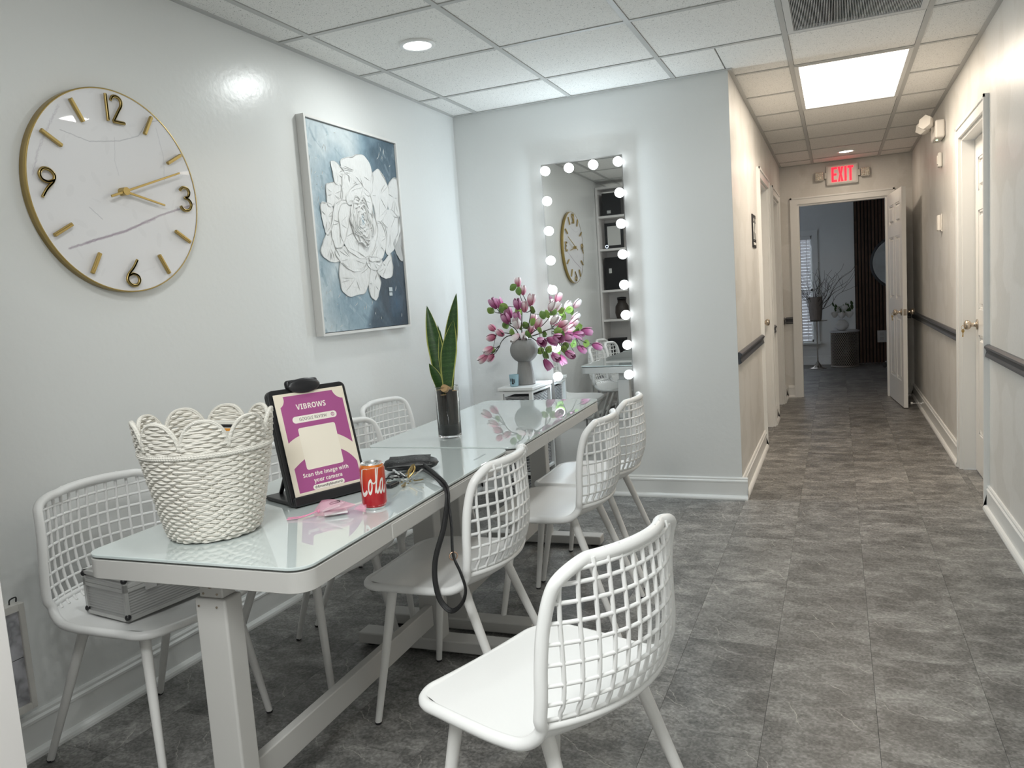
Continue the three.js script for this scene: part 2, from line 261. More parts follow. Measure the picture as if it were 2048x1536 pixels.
// lobby beyond the doorway
const lobbyMat = wallMat;
{
  const WX0 = -0.78, WX1 = -0.315, WY0 = 0.33, WY1 = 1.84;
  struct('wall_lobby_far', 'grey lobby wall with the blind-covered window', muv(merge([mm(-2, WX0, 0, 2.6, ZF - TH, ZF), mm(WX1, 2.2, 0, 2.6, ZF - TH, ZF), mm(WX0, WX1, 0, WY0, ZF - TH, ZF), mm(WX0, WX1, WY1, 2.6, ZF - TH, ZF)]), 0.9), lobbyMat);
  struct('wall_lobby_left', 'left wall of the dark lobby', muv(merge([mm(-2.12, -2, 0, 2.6, ZF - TH, -10.8), mm(-2.12, -2, 0, 2.6, -10.2, ZE - 0.1), mm(-2.12, -2, 0, 0.7, -10.8, -10.2), mm(-2.12, -2, 2.0, 2.6, -10.8, -10.2)]), 0.9), lobbyMat);
  const w2 = struct('window_added_2', 'unseen window added in the left lobby wall to let in sky light'); const fm2 = trimMat;  // unseen window, added and sized to let sky light into the lobby
  mesh('frame', [mm(-2.09, -2.04, 0.7, 0.74, -10.8, -10.2), mm(-2.09, -2.04, 1.96, 2.0, -10.8, -10.2), mm(-2.09, -2.04, 0.74, 1.96, -10.8, -10.76), mm(-2.09, -2.04, 0.74, 1.96, -10.24, -10.2), mm(-2.09, -2.04, 1.33, 1.37, -10.76, -10.24)], fm2, w2);
  for (const [a, b] of [[0.74, 1.33], [1.37, 1.96]]) mesh('pane', mm(-2.068, -2.064, a, b, -10.76, -10.24), glassThin, w2);
  struct('wall_sky_block', 'dark wall added outside the lobby window to block the low sky', muv(mm(-5, 5, -0.1, 2.3, -15.2, -15), 0.9), std([0.10, 0.095, 0.09], 0.9));  // added wall: blocks the low sky so the blind gaps look dark
  struct('ground_outside', 'bare ground outside the lobby window', muv(mm(-7, 7, -0.2, -0.1, -18, ZF - TH), 0.9), std([0.16, 0.15, 0.14], 0.9));
  struct('wall_lobby_right', 'right wall of the dark lobby', muv(mm(2.2, 2.32, 0, 2.6, ZF - TH, ZE - 0.1), 0.9), lobbyMat);
  struct('wall_lobby_near', 'lobby side of the doorway wall', muv(merge([mm(-2, XC - 0.12, 0, 2.6, ZE - 0.1, ZE), mm(XR + TH, 2.2, 0, 2.6, ZE - 0.1, ZE), mm(XC - 0.12, XR + TH, TOP, 2.6, ZE - 0.1, ZE)]), 0.9), lobbyMat);
  struct('ceiling_lobby', 'plain ceiling of the dark lobby', muv(mm(-2.12, 2.32, 2.6, 2.7, ZF - TH, ZE), 0.9), std([0.82, 0.82, 0.81], 0.9));
  // window
  const w = struct('window_1', 'tall narrow lobby window with white blinds half open to daylight');
  const wm = trimMat;
  mesh('casing', [mm(WX1, WX1 + 0.075, WY0 - 0.02, WY1 + 0.075, ZF, ZF + 0.02), mm(WX0 - 0.075, WX0, WY0 - 0.02, WY1 + 0.075, ZF, ZF + 0.02), mm(WX0, WX1, WY1, WY1 + 0.075, ZF, ZF + 0.02)], wm, w);
  mesh('window_sill', [rb(WX1 - WX0 + 0.2, 0.03, 0.09, 0.006, (WX0 + WX1) / 2, WY0 - 0.015, ZF + 0.03), mm(WX0 - 0.06, WX1 + 0.06, WY0 - 0.1, WY0 - 0.03, ZF, ZF + 0.015)], wm, w);
  mesh('frame', [mm(WX0, WX0 + 0.03, WY0, WY1, ZF - 0.09, ZF - 0.05), mm(WX1 - 0.03, WX1, WY0, WY1, ZF - 0.09, ZF - 0.05), mm(WX0, WX1, WY0, WY0 + 0.03, ZF - 0.09, ZF - 0.05), mm(WX0, WX1, WY1 - 0.03, WY1, ZF - 0.09, ZF - 0.05), mm(WX0, WX1, 1.06, 1.09, ZF - 0.09, ZF - 0.05)], wm, w);
  mesh('pane', mm(WX0 + 0.03, WX1 - 0.03, WY0 + 0.03, WY1 - 0.03, ZF - 0.072, ZF - 0.068), glassThin, w);
  const b = thing('window_blind', 'white slatted blind hanging in the lobby window', 'blind', [(WX0 + WX1) / 2, 0, ZF - 0.02]);
  const bm = phy([0.86, 0.86, 0.85], 0.5), bw = WX1 - WX0 - 0.035;
  mesh('head_rail', rb(bw, 0.05, 0.05, 0.005, 0, WY1 - 0.026, 0), bm, b);
  const sg = rb(bw, 0.0035, 0.05, 0.0015, 0, 0, 0, 1); sg.rotateX(0.12);
  for (let y = WY1 - 0.085; y > WY0 + 0.05; y -= 0.0445) { const s = mesh('slat', sg, bm, b); s.position.y = y; }
  mesh('bottom_rail', rb(bw, 0.022, 0.05, 0.005, 0, WY0 + 0.013, 0), bm, b);
  for (const x of [-0.16, 0.16]) mesh('ladder_tape', mm(x - 0.003, x + 0.003, WY0 + 0.02, WY1 - 0.05, 0.026, 0.027), bm, b);
}
// ================================================================ TRIM
function run(prof, a, b, n) { // sweep profile [[out,y],...] from a=[x,z] to b=[x,z]; n = outward [x,z]
  const pos = [], P = (p, e) => [e[0] + n[0] * p[0], p[1], e[1] + n[1] * p[0]];
  const q = (A, B, C, D) => pos.push(...A, ...B, ...C, ...A, ...C, ...D);
  for (let i = 0; i < prof.length - 1; i++) q(P(prof[i], a), P(prof[i + 1], a), P(prof[i + 1], b), P(prof[i], b));
  for (const e of [a, b]) for (let i = 1; i < prof.length - 1; i++) pos.push(...P(prof[0], e), ...P(prof[i], e), ...P(prof[i + 1], e));
  const g = new THREE.BufferGeometry(); g.setAttribute('position', new THREE.Float32BufferAttribute(pos, 3)); g.computeVertexNormals(); return muv(g, 0.9);
}
const BASE = [[0, 0.128], [0.006, 0.128], [0.010, 0.122], [0.010, 0.114], [0.016, 0.108], [0.016, 0.100], [0.013, 0.098], [0.013, 0.024], [0.022, 0.022], [0.028, 0.016], [0.031, 0.008], [0.031, 0.0], [0, 0]];
const RAIL = [[0, 0.848], [0.010, 0.848], [0.022, 0.840], [0.024, 0.832], [0.016, 0.822], [0.012, 0.806], [0.018, 0.796], [0.020, 0.788], [0.008, 0.780], [0, 0.780]];
const CW = 0.068;
struct('baseboard_left', 'white moulded baseboard under the clock wall', run(BASE, [XL, ZN], [XL, ZB], [1, 0]), trimMat);
struct('baseboard_back', 'white moulded baseboard under the lit mirror', run(BASE, [XL + 0.031, ZB], [XC + 0.031, ZB], [0, 1]), trimMat);
struct('baseboard_hall_left', 'white moulded baseboard along the left hallway wall', [run(BASE, [XC, ZB], [XC, LD1[1] + CW], [1, 0]), run(BASE, [XC, LD1[0] - CW], [XC, LD2[1] + CW], [1, 0]), run(BASE, [XC, LD2[0] - CW], [XC, ZE], [1, 0])], trimMat);
struct('baseboard_right', 'white moulded baseboard along the right wall', [run(BASE, [XR, ZN], [XR, RD[1] + CW], [-1, 0]), run(BASE, [XR, RD[0] - CW], [XR, ZE], [-1, 0])], trimMat);
struct('baseboard_end', 'short white baseboards beside the end doorway', [run(BASE, [XC + 0.031, ZE], [ED[0] - CW, ZE], [0, 1]), run(BASE, [ED[1] + CW, ZE], [XR - 0.031, ZE], [0, 1])], trimMat);
struct('baseboard_lobby', 'baseboard under the lobby window', run(BASE, [-2, ZF], [0.2, ZF], [0, 1]), trimMat);
struct('trim_1', 'charcoal chair rail on the right wall', [run(RAIL, [XR, ZN], [XR, RD[1] + CW], [-1, 0]), run(RAIL, [XR, RD[0] - CW], [XR, ZE], [-1, 0])], railMat);
struct('trim_2', 'charcoal chair rail on the left hallway wall', [run(RAIL, [XC, ZB], [XC, LD1[1] + CW], [1, 0]), run(RAIL, [XC, LD1[0] - CW], [XC, LD2[1] + CW], [1, 0]), run(RAIL, [XC, LD2[0] - CW], [XC, ZE], [1, 0])], railMat);
struct('trim_3', 'short charcoal chair rails beside the end doorway', [run(RAIL, [XC + 0.024, ZE], [ED[0] - CW, ZE], [0, 1]), run(RAIL, [ED[1] + CW, ZE], [XR - 0.024, ZE], [0, 1])], railMat);
// ---- door casings and jambs
function casingX(o, xw, s, d) { // wall face xw, s = direction into the hall, d = jamb depth
  const [a, b, y] = o, t = 0.018, g = [], B = (p, q, r, e, f, h) => mm(Math.min(p, q), Math.max(p, q), r, e, f, h);
  for (const [z0, z1, zo] of [[a - CW, a, a - CW], [b, b + CW, b + CW - 0.016]]) { g.push(B(xw, xw + s * t, 0, y + CW, z0, z1)); g.push(B(xw + s * t, xw + s * (t + 0.007), 0, y + CW, zo, zo + 0.016)); }
  g.push(B(xw, xw + s * t, y, y + CW, a, b)); g.push(B(xw + s * t, xw + s * (t + 0.007), y + CW - 0.016, y + CW, a - CW, b + CW));
  g.push(B(xw, xw - s * d, 0, y, a, a + 0.018), B(xw, xw - s * d, 0, y, b - 0.018, b), B(xw, xw - s * d, y - 0.018, y, a + 0.018, b - 0.018));
  return merge(g);
}
struct('trim_4', 'white casing around the right-hand panelled door', casingX(RD, XR, -1, TH), trimMat);
struct('trim_5', 'white casing around the first doorway on the hallway left', casingX(LD1, XC, 1, TH), trimMat);
struct('trim_6', 'white casing around the second doorway on the hallway left', casingX(LD2, XC, 1, TH), trimMat);
{
  const [a, b, y] = ED, t = 0.018, g = [];
  for (const zz of [[ZE, ZE + t], [ZE - 0.1 - t, ZE - 0.1]]) g.push(mm(a - CW, a, 0, y + CW, ...zz), mm(b, b + CW, 0, y + CW, ...zz), mm(a, b, y, y + CW, ...zz));
  g.push(mm(a - CW, a - CW + 0.016, 0, y + CW, ZE + t, ZE + t + 0.007), mm(b + CW - 0.016, b + CW, 0, y + CW, ZE + t, ZE + t + 0.007), mm(a - CW, b + CW, y + CW - 0.016, y + CW, ZE + t, ZE + t + 0.007));
  g.push(mm(a, a + 0.018, 0, y, ZE - 0.1, ZE), mm(b - 0.018, b, 0, y, ZE - 0.1, ZE), mm(a + 0.018, b - 0.018, y - 0.018, y, ZE - 0.1, ZE));
  struct('trim_7', 'white casing around the open end doorway', g, trimMat);
}
// ---- six-panel doors: local x from the hinge, y up, z thickness
function knobSet(parent, x, y, z, s) {
  const g = lathe([[0, 0], [0.031, 0], [0.031, 0.006], [0.014, 0.010], [0.011, 0.030], [0.024, 0.040], [0.029, 0.052], [0.026, 0.064], [0.015, 0.070], [0, 0.071]], 28); g.rotateX(s * Math.PI / 2); g.translate(x, y, z); mesh('knob', g, nickel, parent);
}
function keyPart(parent, x, y, z) {
  const sh = new THREE.Shape(); sh.absarc(0, 0, 0.011, 0, Math.PI * 2); const h = new THREE.Path(); h.absarc(0, 0.005, 0.003, 0, Math.PI * 2, true); sh.holes.push(h);
  const g = [extr(sh, 0.002), bx(0.006, 0.028, 0.002, 0, -0.022, 0.001), bx(0.004, 0.004, 0.002, 0.004, -0.027, 0.001), bx(0.004, 0.004, 0.002, 0.004, -0.034, 0.001), tube(spline([[0, 0.006, 0.001], [0.012, 0.018, 0], [0, 0.034, 0], [-0.012, 0.018, 0]], 16, true), 0.0012, 5, true)];
  const m = merge(g); m.rotateY(0.6); m.translate(x, y, z); mesh('hanging_key', m, brass, parent);
}
function sixPanel(o, w, h) {
  const t = 0.035, st = 0.105, mid = 0.09, rows = [[h - 0.115 - 0.19, h - 0.115], [0.98, h - 0.115 - 0.19 - 0.11], [0.235, 0.83]], g = [];
  const xs = [[st, (w - mid) / 2], [(w + mid) / 2, w - st]];
  g.push(mm(0, st, 0, h, -t / 2, t / 2), mm(w - st, w, 0, h, -t / 2, t / 2), mm(xs[0][1], xs[1][0], 0, h, -t / 2, t / 2));
  let y = h; const bands = [[h - 0.115, h], [rows[1][1], rows[0][0]], [rows[2][1], rows[1][0]], [0, rows[2][0]]];
  for (const [a, b] of bands) for (const [p, q] of xs) g.push(mm(p, q, a, b, -t / 2, t / 2));
  mesh('leaf', g, doorMat, o);
  for (const [a, b] of rows) for (const [p, q] of xs) {
    const cx = (p + q) / 2, cy = (a + b) / 2, pw = q - p, ph = b - a, pg = [bx(pw, ph, 0.012, cx, cy, 0)];
    for (const s of [-1, 1]) { const e = extr(rrect(pw - 0.075, ph - 0.075, 0.002), 0.001, 0.010, 1, 2); if (s < 0) e.rotateY(Math.PI); e.translate(cx, cy, s * 0.0065); pg.push(e); const fr = []; for (const k of [-1, 1]) { fr.push(bx(pw, 0.012, 0.008, cx, cy + k * (ph / 2 - 0.006), s * 0.010), bx(0.012, ph, 0.008, cx + k * (pw / 2 - 0.006), cy, s * 0.010)); } pg.push(...fr); }
    mesh('panel', pg, doorMat, o);
  }
}
{
  const o = struct('door_1', 'white six-panel door standing open at the hall end, key in its knob');
  o.position.set(0.490, 0.008, ZE + 0.035); const w = 0.80; o.rotation.y = -Math.PI / 2 + 0.09;
  sixPanel(o, w, 1.985);
  knobSet(o, w - 0.065, 0.87, -0.0175, -1); knobSet(o, w - 0.065, 0.87, 0.0175, 1);
  mesh('latch_plate', bx(0.003, 0.058, 0.026, w + 0.0012, 0.87, 0), nickel, o); keyPart(o, w - 0.065, 0.835, 0.094);
  for (const y of [0.25, 1.0, 1.75]) mesh('hinge', [cyl(0.006, 0.006, 0.09, -0.004, y - 0.045, -0.018, 10)], nickel, o);
  const d = struct('door_2', 'closed white six-panel door recessed in the right wall, key hanging from its knob');
  d.position.set(XR + 0.085, 0.008, RD[1] - 0.02); d.rotation.y = Math.PI / 2; const wd = RD[1] - RD[0] - 0.04; sixPanel(d, wd, 1.97);
  knobSet(d, wd - 0.07, 0.89, -0.0175, -1); keyPart(d, wd - 0.07, 0.855, -0.094);
  for (const [L, n, lab] of [[LD1, 'door_3', 'closed white door in the first doorway on the hallway left'], [LD2, 'door_4', 'closed white door in the second doorway on the hallway left']]) {
    const e = struct(n, lab); e.position.set(XC - 0.085, 0.008, L[1] - 0.02); e.rotation.y = Math.PI / 2; sixPanel(e, L[1] - L[0] - 0.04, 1.97); knobSet(e, n === 'door_3' ? 0.69 : 0.07, 0.89, 0.0175, 1);
  }
}
// ================================================================ CEILING FITTINGS
function recessed(x, z, cfg, label, r = 0.062) {
  const o = thing('recessed_downlight', label, 'ceiling light', [x, H, z]);
  mesh('trim_ring', lathe([[r + 0.018, 0.006], [r + 0.020, 0.001], [r + 0.016, -0.005], [r + 0.004, -0.006], [r, -0.004], [r - 0.002, 0.004]], 40), phy([0.85, 0.85, 0.84], 0.4), o);
  mesh('diffuser', new THREE.CircleGeometry(r, 40).rotateX(Math.PI / 2).translate(0, -0.002, 0), glow(cfg.color.map((c, i) => 0.4 * c + 0.6), 3.5), o);
  rectLight(cfg, r * 1.75, r * 1.75, [x, H - 0.012, z], [x, 0, z]);
}
recessed(-1.705, -3.196, LIGHT.downlight, 'round recessed ceiling light above the flower painting');
recessed(-0.507, -3.147, LIGHT.nearDown, 'unseen recessed ceiling light added over the hallway side of the plant table');  // downlight out of view, added to brighten the back wall
recessed(-1.117, -1.318, LIGHT.nearDown, 'round recessed ceiling light above the clock wall chairs');
recessed(0.105, -8.05, LIGHT.corridorDown, 'small round recessed ceiling light before the exit sign', 0.06);
function troffer(x0, x1, z0, z1, cfg, label, k) {
  const o = thing('ceiling_light_panel', label, 'ceiling light', [(x0 + x1) / 2, H, (z0 + z1) / 2]); const w = x1 - x0, d = z1 - z0;
  mesh('frame', [mm(-w / 2, w / 2, -0.002, 0.02, -d / 2, -d / 2 + 0.022), mm(-w / 2, w / 2, -0.002, 0.02, d / 2 - 0.022, d / 2), mm(-w / 2, -w / 2 + 0.022, -0.002, 0.02, -d / 2 + 0.022, d / 2 - 0.022), mm(w / 2 - 0.022, w / 2, -0.002, 0.02, -d / 2 + 0.022, d / 2 - 0.022)], phy([0.7, 0.7, 0.68], 0.4), o);
  mesh('diffuser', mm(-w / 2 + 0.022, w / 2 - 0.022, 0.002, 0.006, -d / 2 + 0.022, d / 2 - 0.022), glow(cfg.color.map((c) => 0.35 * c + 0.65), k), o);
  rectLight(cfg, w - 0.05, d - 0.05, [(x0 + x1) / 2, H - 0.008, (z0 + z1) / 2], [(x0 + x1) / 2, 0, (z0 + z1) / 2]);
}
troffer(GX + 3 * G + 0.012, GX + 4 * G - 0.012, GZ - 3 * G + 0.012, GZ - G - 0.012, LIGHT.corridorPanel, 'glowing rectangular ceiling panel over the hallway', 1.6);
troffer(GX + 2 * G + 0.012, GX + 3 * G - 0.012, GZ + 6 * G + 0.012, GZ + 8 * G - 0.012, LIGHT.addedRoomPanel, 'unseen glowing ceiling panel added to light the near room', 1.6);  // panel out of view, added as stand-in for the light behind the camera
{
  const x0 = GX + 3 * G + 0.014, x1 = GX + 4 * G - 0.014, z0 = GZ + 0.014, z1 = GZ + G - 0.014;
  const o = thing('air_vent', 'grey louvred return-air grille in the ceiling', 'vent', [(x0 + x1) / 2, H, (z0 + z1) / 2]); const w = x1 - x0, d = z1 - z0, f = 0.028;
  mesh('frame', [mm(-w / 2, w / 2, -0.004, 0.012, -d / 2, -d / 2 + f), mm(-w / 2, w / 2, -0.004, 0.012, d / 2 - f, d / 2), mm(-w / 2, -w / 2 + f, -0.004, 0.012, -d / 2 + f, d / 2 - f), mm(w / 2 - f, w / 2, -0.004, 0.012, -d / 2 + f, d / 2 - f)], phy([0.66, 0.66, 0.65], 0.45), o);
  mesh('duct_back', mm(-w / 2 + f, w / 2 - f, 0.022, 0.026, -d / 2 + f, d / 2 - f), std([0.02, 0.02, 0.02], 0.9), o);
  const lg = []; for (let x = -w / 2 + f + 0.003; x < w / 2 - f; x += 0.0064) lg.push(bx(0.0022, 0.018, d - 2 * f, x, 0.008, 0)); const l = mesh('louvres', lg, phy([0.68, 0.68, 0.67], 0.5), o); l.userData.kind = 'stuff';
}
// ================================================================ HALL FIXTURES
{
  const o = thing('exit_sign', 'white EXIT sign with glowing red letters and two lamp heads', 'sign', [0.072, 2.153, ZE + 0.001]);
  mesh('housing', [rb(0.295, 0.195, 0.045, 0.012, 0, 0.0975, 0.024), rb(0.27, 0.17, 0.012, 0.006, 0, 0.0975, 0.045)], phy([0.78, 0.77, 0.74], 0.4), o);
  const red = glow([1.0, 0.012, 0.035], 0.95, [0.25, 0.01, 0.01]), z0 = 0.0512, L = (pts) => extr(poly(pts), 0.003).translate(0, 0, z0), s = 0.021, h0 = 0.028, h1 = 0.172, hm = 0.1;
  const put2 = (g) => mesh('letter', g, red, o);
  put2([L([[-0.098, h0], [-0.098 + s, h0], [-0.098 + s, h1], [-0.098, h1]]), L([[-0.077, h0], [-0.047, h0], [-0.047, h0 + s], [-0.077, h0 + s]]), L([[-0.077, hm - s / 2], [-0.051, hm - s / 2], [-0.051, hm + s / 2], [-0.077, hm + s / 2]]), L([[-0.077, h1 - s], [-0.047, h1 - s], [-0.047, h1], [-0.077, h1]])]);
  put2([L([[-0.040, h0], [-0.018, h0], [-0.014, hm - 0.019], [-0.010, h0], [0.012, h0], [-0.003, hm], [0.012, h1], [-0.010, h1], [-0.014, hm + 0.019], [-0.018, h1], [-0.040, h1], [-0.025, hm]])]);
  put2([L([[0.021, h0], [0.042, h0], [0.042, h1], [0.021, h1]])]);
  put2([L([[0.066, h0], [0.087, h0], [0.087, h1], [0.066, h1]]), L([[0.050, h1 - s], [0.066, h1 - s], [0.066, h1], [0.050, h1]]), L([[0.087, h1 - s], [0.103, h1 - s], [0.103, h1], [0.087, h1]])]);
  for (const q of [-1, 1]) {
    const hd = mesh('lamp_head', [rb(0.022, 0.06, 0.03, 0.004, q * 0.155, 0.10, 0.025), rb(0.082, 0.088, 0.05, 0.008, q * 0.212, 0.098, 0.03)], phy([0.62, 0.60, 0.55], 0.35), o);
    const dots = []; for (let i = 0; i < 4; i++) for (let j = 0; j < 4; j++) dots.push(sph(0.009, q * 0.212 + (i - 1.5) * 0.0185, 0.098 + (j - 1.5) * 0.0195, 0.053, 8, 6)); mesh('reflector', dots, std([0.9, 0.86, 0.76], 0.1, { metalness: 1 }), hd);
  }
  rectLight(LIGHT.exit, 0.2, 0.14, [0.072, 2.25, ZE + 0.066], [0.072, 2.25, 0]);
}
{
  const o = thing('emergency_light', 'white two-head emergency light high on the right hallway wall', 'emergency light', [XR - 0.002, 2.165, -6.25]);
  const m = phy([0.80, 0.77, 0.72], 0.4);
  mesh('housing', [rb(0.06, 0.12, 0.26, 0.014, -0.03, 0.02, 0)], m, o);
  mesh('indicator', sph(0.007, -0.04, -0.04, 0.03, 10, 8), glow([0.55, 1, 0.55], 2), o);
  for (const z of [-0.16, 0.05]) { const g = lathe([[0, 0], [0.02, 0], [0.045, 0.04], [0.052, 0.075], [0.048, 0.08], [0, 0.08]], 6); g.rotateX(Math.PI / 2 - 0.25); g.rotateY(-0.75); g.translate(-0.07, 0.06, z); mesh('lamp_head', [g, rod([-0.03, 0.05, z], [-0.08, 0.06, z], 0.013)], m, o); }
  const a = thing('wall_sensor', 'small white wall sensor below the two-head emergency light', 'sensor', [XR - 0.001, 2.0, -6.33]); mesh('case', [rb(0.026, 0.10, 0.075, 0.01, -0.0135, 0, 0)], m, a); mesh('cover', [rb(0.006, 0.06, 0.05, 0.003, -0.0285, 0, 0)], m, a);
  const b = thing('thermostat', 'white thermostat box above the right chair rail', 'thermostat', [XR - 0.001, 1.565, -6.35]); mesh('back_plate', [rb(0.008, 0.125, 0.095, 0.003, -0.0045, 0, 0)], m, b); mesh('cover', [rb(0.024, 0.11, 0.07, 0.008, -0.02, 0, 0.01)], m, b);
  const s = thing('restroom_sign', 'black restroom plate with white figures on the hallway wall', 'sign', [XC + 0.001, 1.585, -5.66]);
  mesh('plate', rb(0.006, 0.225, 0.225, 0.002, 0.0031, 0, 0), black, s);
  const w = std([0.75, 0.75, 0.72], 0.5), fig = (z, skirt) => { const sh = skirt ? poly([[-0.012, 0.035], [0.012, 0.035], [0.032, -0.03], [0.014, -0.03], [0.012, -0.075], [-0.012, -0.075], [-0.014, -0.03], [-0.032, -0.03]]) : poly([[-0.026, 0.035], [0.026, 0.035], [0.026, -0.025], [0.016, -0.025], [0.016, -0.075], [-0.016, -0.075], [-0.016, -0.025], [-0.026, -0.025]]); const g = merge([extr(sh, 0.001), new THREE.CircleGeometry(0.014, 18).translate(0, 0.055, 0.001)]); g.rotateY(Math.PI / 2); g.translate(0.0066, 0.02, z); mesh('figure', g, w, s); };
  fig(0.055, false); fig(-0.055, true); mesh('divider', bx(0.001, 0.16, 0.004, 0.0067, 0.015, 0), w, s); mesh('lettering_bar', bx(0.001, 0.016, 0.15, 0.0067, -0.085, 0), w, s);
  const d = thing('door_stop', 'small white-tipped rod door stop on the right baseboard', 'door stop', [XR - 0.014, 0.06, -7.75]); mesh('rod', rod([0, 0, 0], [-0.075, 0, 0], 0.004), chrome, d); mesh('tip', rod([-0.075, 0, 0], [-0.09, 0, 0], 0.009), whitePlastic, d); mesh('base', rod([0, 0, 0], [-0.006, 0, 0], 0.012), chrome, d);
}
// ================================================================ LOBBY THINGS
{
  const o = thing('slat_panel', 'dark wood slat wall panel in the lobby', 'wall panel', [0.235, 0, ZF]);
  mesh('backing', mm(0, 1.05, 0.005, 2.45, 0.001, 0.010), std([0.006, 0.006, 0.007], 0.9), o);
  const wt = dataTex(128, (() => { const f = fbm(128, 4, 4), q = noiseGrid(128, 64); return (x, y) => { const v = 0.75 + (f(x * 3, y * 0.2) - 0.5) * 0.5 + (q(x, y * 0.1) - 0.5) * 0.25; return [0.43 * v, 0.32 * v, 0.26 * v]; }; })());
  const wm = std([1, 1, 1], 0.6, { map: wt }), g = rb(0.030, 2.445, 0.022, 0.002, 0, 1.2275, 0.021, 1); muv(g, 0.3);
  for (let i = 0; i < 24; i++) { const s = mesh('wood_slat', muv(g.clone(), 0.3, rnd(), rnd()), wm, o); s.position.x = 0.022 + i * 0.0436; }
  const r = thing('round_mirror', 'large round dark-framed mirror on the slat panel', 'mirror', [0.80, 1.385, ZF + 0.034]);
  mesh('frame', tube(Array.from({ length: 72 }, (_, i) => V(Math.cos(i / 72 * 6.2832) * 0.355, Math.sin(i / 72 * 6.2832) * 0.355, 0.018)), 0.018, 10, true), phy([0.06, 0.065, 0.07], 0.35), r);
  mesh('glass', new THREE.CylinderGeometry(0.345, 0.345, 0.006, 64).rotateX(Math.PI / 2).translate(0, 0, 0.012), mirrorMat, r);
  const w = thing('wall_outlet', 'pale outlet plate on the lobby slat panel', 'outlet', [0.565, 0.375, ZF + 0.033]); mesh('plate', rb(0.115, 0.165, 0.008, 0.003, 0, 0, 0.004), phy([0.6, 0.6, 0.6], 0.5), w); for (const y of [-0.03, 0.03]) mesh('socket', rb(0.05, 0.04, 0.004, 0.006, 0, y, 0.009), phy([0.5, 0.5, 0.5], 0.5), w);
  const p = thing('pedestal_stand', 'slim metal pedestal stand under the branch vase', 'stand', [-0.262, 0, -11.45]);
  const bm = std([0.55, 0.50, 0.45], 0.25, { metalness: 1 });
  mesh('base', lathe([[0, 0], [0.115, 0], [0.115, 0.006], [0.06, 0.022], [0.022, 0.075], [0.010, 0.10], [0, 0.10]], 40), bm, p); mesh('pole', cyl(0.009, 0.009, 0.55, 0, 0.098, 0), bm, p); mesh('top', lathe([[0, 0.645], [0.015, 0.645], [0.135, 0.655], [0.138, 0.662], [0, 0.662]], 40), bm, p);
  const v = thing('branch_vase', 'tall grey clay vase holding bare branches', 'vase', [-0.275, 0.6625, -11.45]);
  mesh('body', lathe([[0, 0], [0.068, 0], [0.075, 0.01], [0.088, 0.15], [0.093, 0.25], [0.092, 0.32], [0.084, 0.32], [0.08, 0.25], [0.06, 0.03], [0, 0.03]], 36), std([0.24, 0.21, 0.19], 0.85, { bumpMap: peel, bumpScale: 0.003 }), v);
  const b = thing('dry_branches', 'spray of bare curly branches standing in the grey clay vase', 'branches', [-0.275, 0.70, -11.45]);
  const tm = std([0.05, 0.04, 0.034], 0.8);
  for (let i = 0; i < 26; i++) { const a = rr(-1.05, 1.15), l = rr(0.55, 0.85), ph = rr(0, 6), dz = rr(-0.22, 0.28), pts = []; for (let k = 0; k <= 10; k++) { const t = k / 10, spread = Math.pow(t, 1.25) * 0.62 * Math.sin(a); pts.push(V(rr(-0.01, 0.01) + spread * (a > 0.2 ? 1.0 : 0.75) + 0.02 * Math.sin(t * 11 + ph), t * l * (1 - 0.2 * Math.abs(Math.sin(a))) + 0.012 * Math.cos(t * 13 + ph), dz * t + 0.015 * Math.cos(t * 9 + ph))); } const br = mesh('branch', tube(spline(pts, 24), (t) => 0.0042 * (1 - t * 0.7), 5), tm, b); for (let q = 0; q < 2; q++) { const s0 = pts[5 + q * 2], e = V(rr(-0.1, 0.1), rr(0.06, 0.14), rr(-0.05, 0.05)); mesh('twig', tube(spline([s0, s0.clone().addScaledVector(e, 0.5).add(V(0.01, 0, 0)), s0.clone().add(e)], 8), (t) => 0.0022 * (1 - t * 0.6), 4), tm, br); } }
  const d = thing('drum_table', 'round silver lattice drum side table in the lobby', 'side table', [0.085, 0, -11.62]);
  const sm = std([0.40, 0.36, 0.32], 0.4, { metalness: 0.8 });
  mesh('top', lathe([[0, 0.475], [0.185, 0.475], [0.19, 0.48], [0.19, 0.495], [0.185, 0.50], [0, 0.50]], 48), phy([0.45, 0.45, 0.46], 0.3), d); mesh('core', lathe([[0, 0.02], [0.165, 0.02], [0.165, 0.475], [0, 0.475]], 40), std([0.02, 0.018, 0.016], 0.8), d); mesh('base_ring', lathe([[0.155, 0], [0.182, 0], [0.182, 0.02], [0.155, 0.02]], 48), sm, d);
  const dg = []; for (let i = 0; i < 40; i++) for (const s of [-1, 1]) { const pts = []; for (let k = 0; k <= 10; k++) { const a = i / 40 * 6.2832 + s * k * 0.16; pts.push(V(Math.cos(a) * 0.176, 0.02 + k * 0.0455, Math.sin(a) * 0.176)); } dg.push(tube(pts, 0.0030, 5)); } const lt = mesh('lattice', dg, sm, d); lt.userData.kind = 'stuff';
  const fp = thing('rose_pot', 'round white vase of white roses on the drum table', 'flower vase', [0.055, 0.5005, -11.62]);
  const rp = []; for (let i = 0; i <= 14; i++) { const t = i / 14; rp.push([0.035 + 0.045 * Math.sin(t * Math.PI), t * 0.13]); } mesh('vase', lathe([[0, 0], ...rp, [0.03, 0.13], [0.03, 0.02], [0, 0.02]], 28), phy([0.80, 0.80, 0.79], 0.5), fp);
  fp.scale.setScalar(1.12); const pm = phy([0.82, 0.82, 0.80], 0.7), gm = phy([0.05, 0.10, 0.03], 0.6);
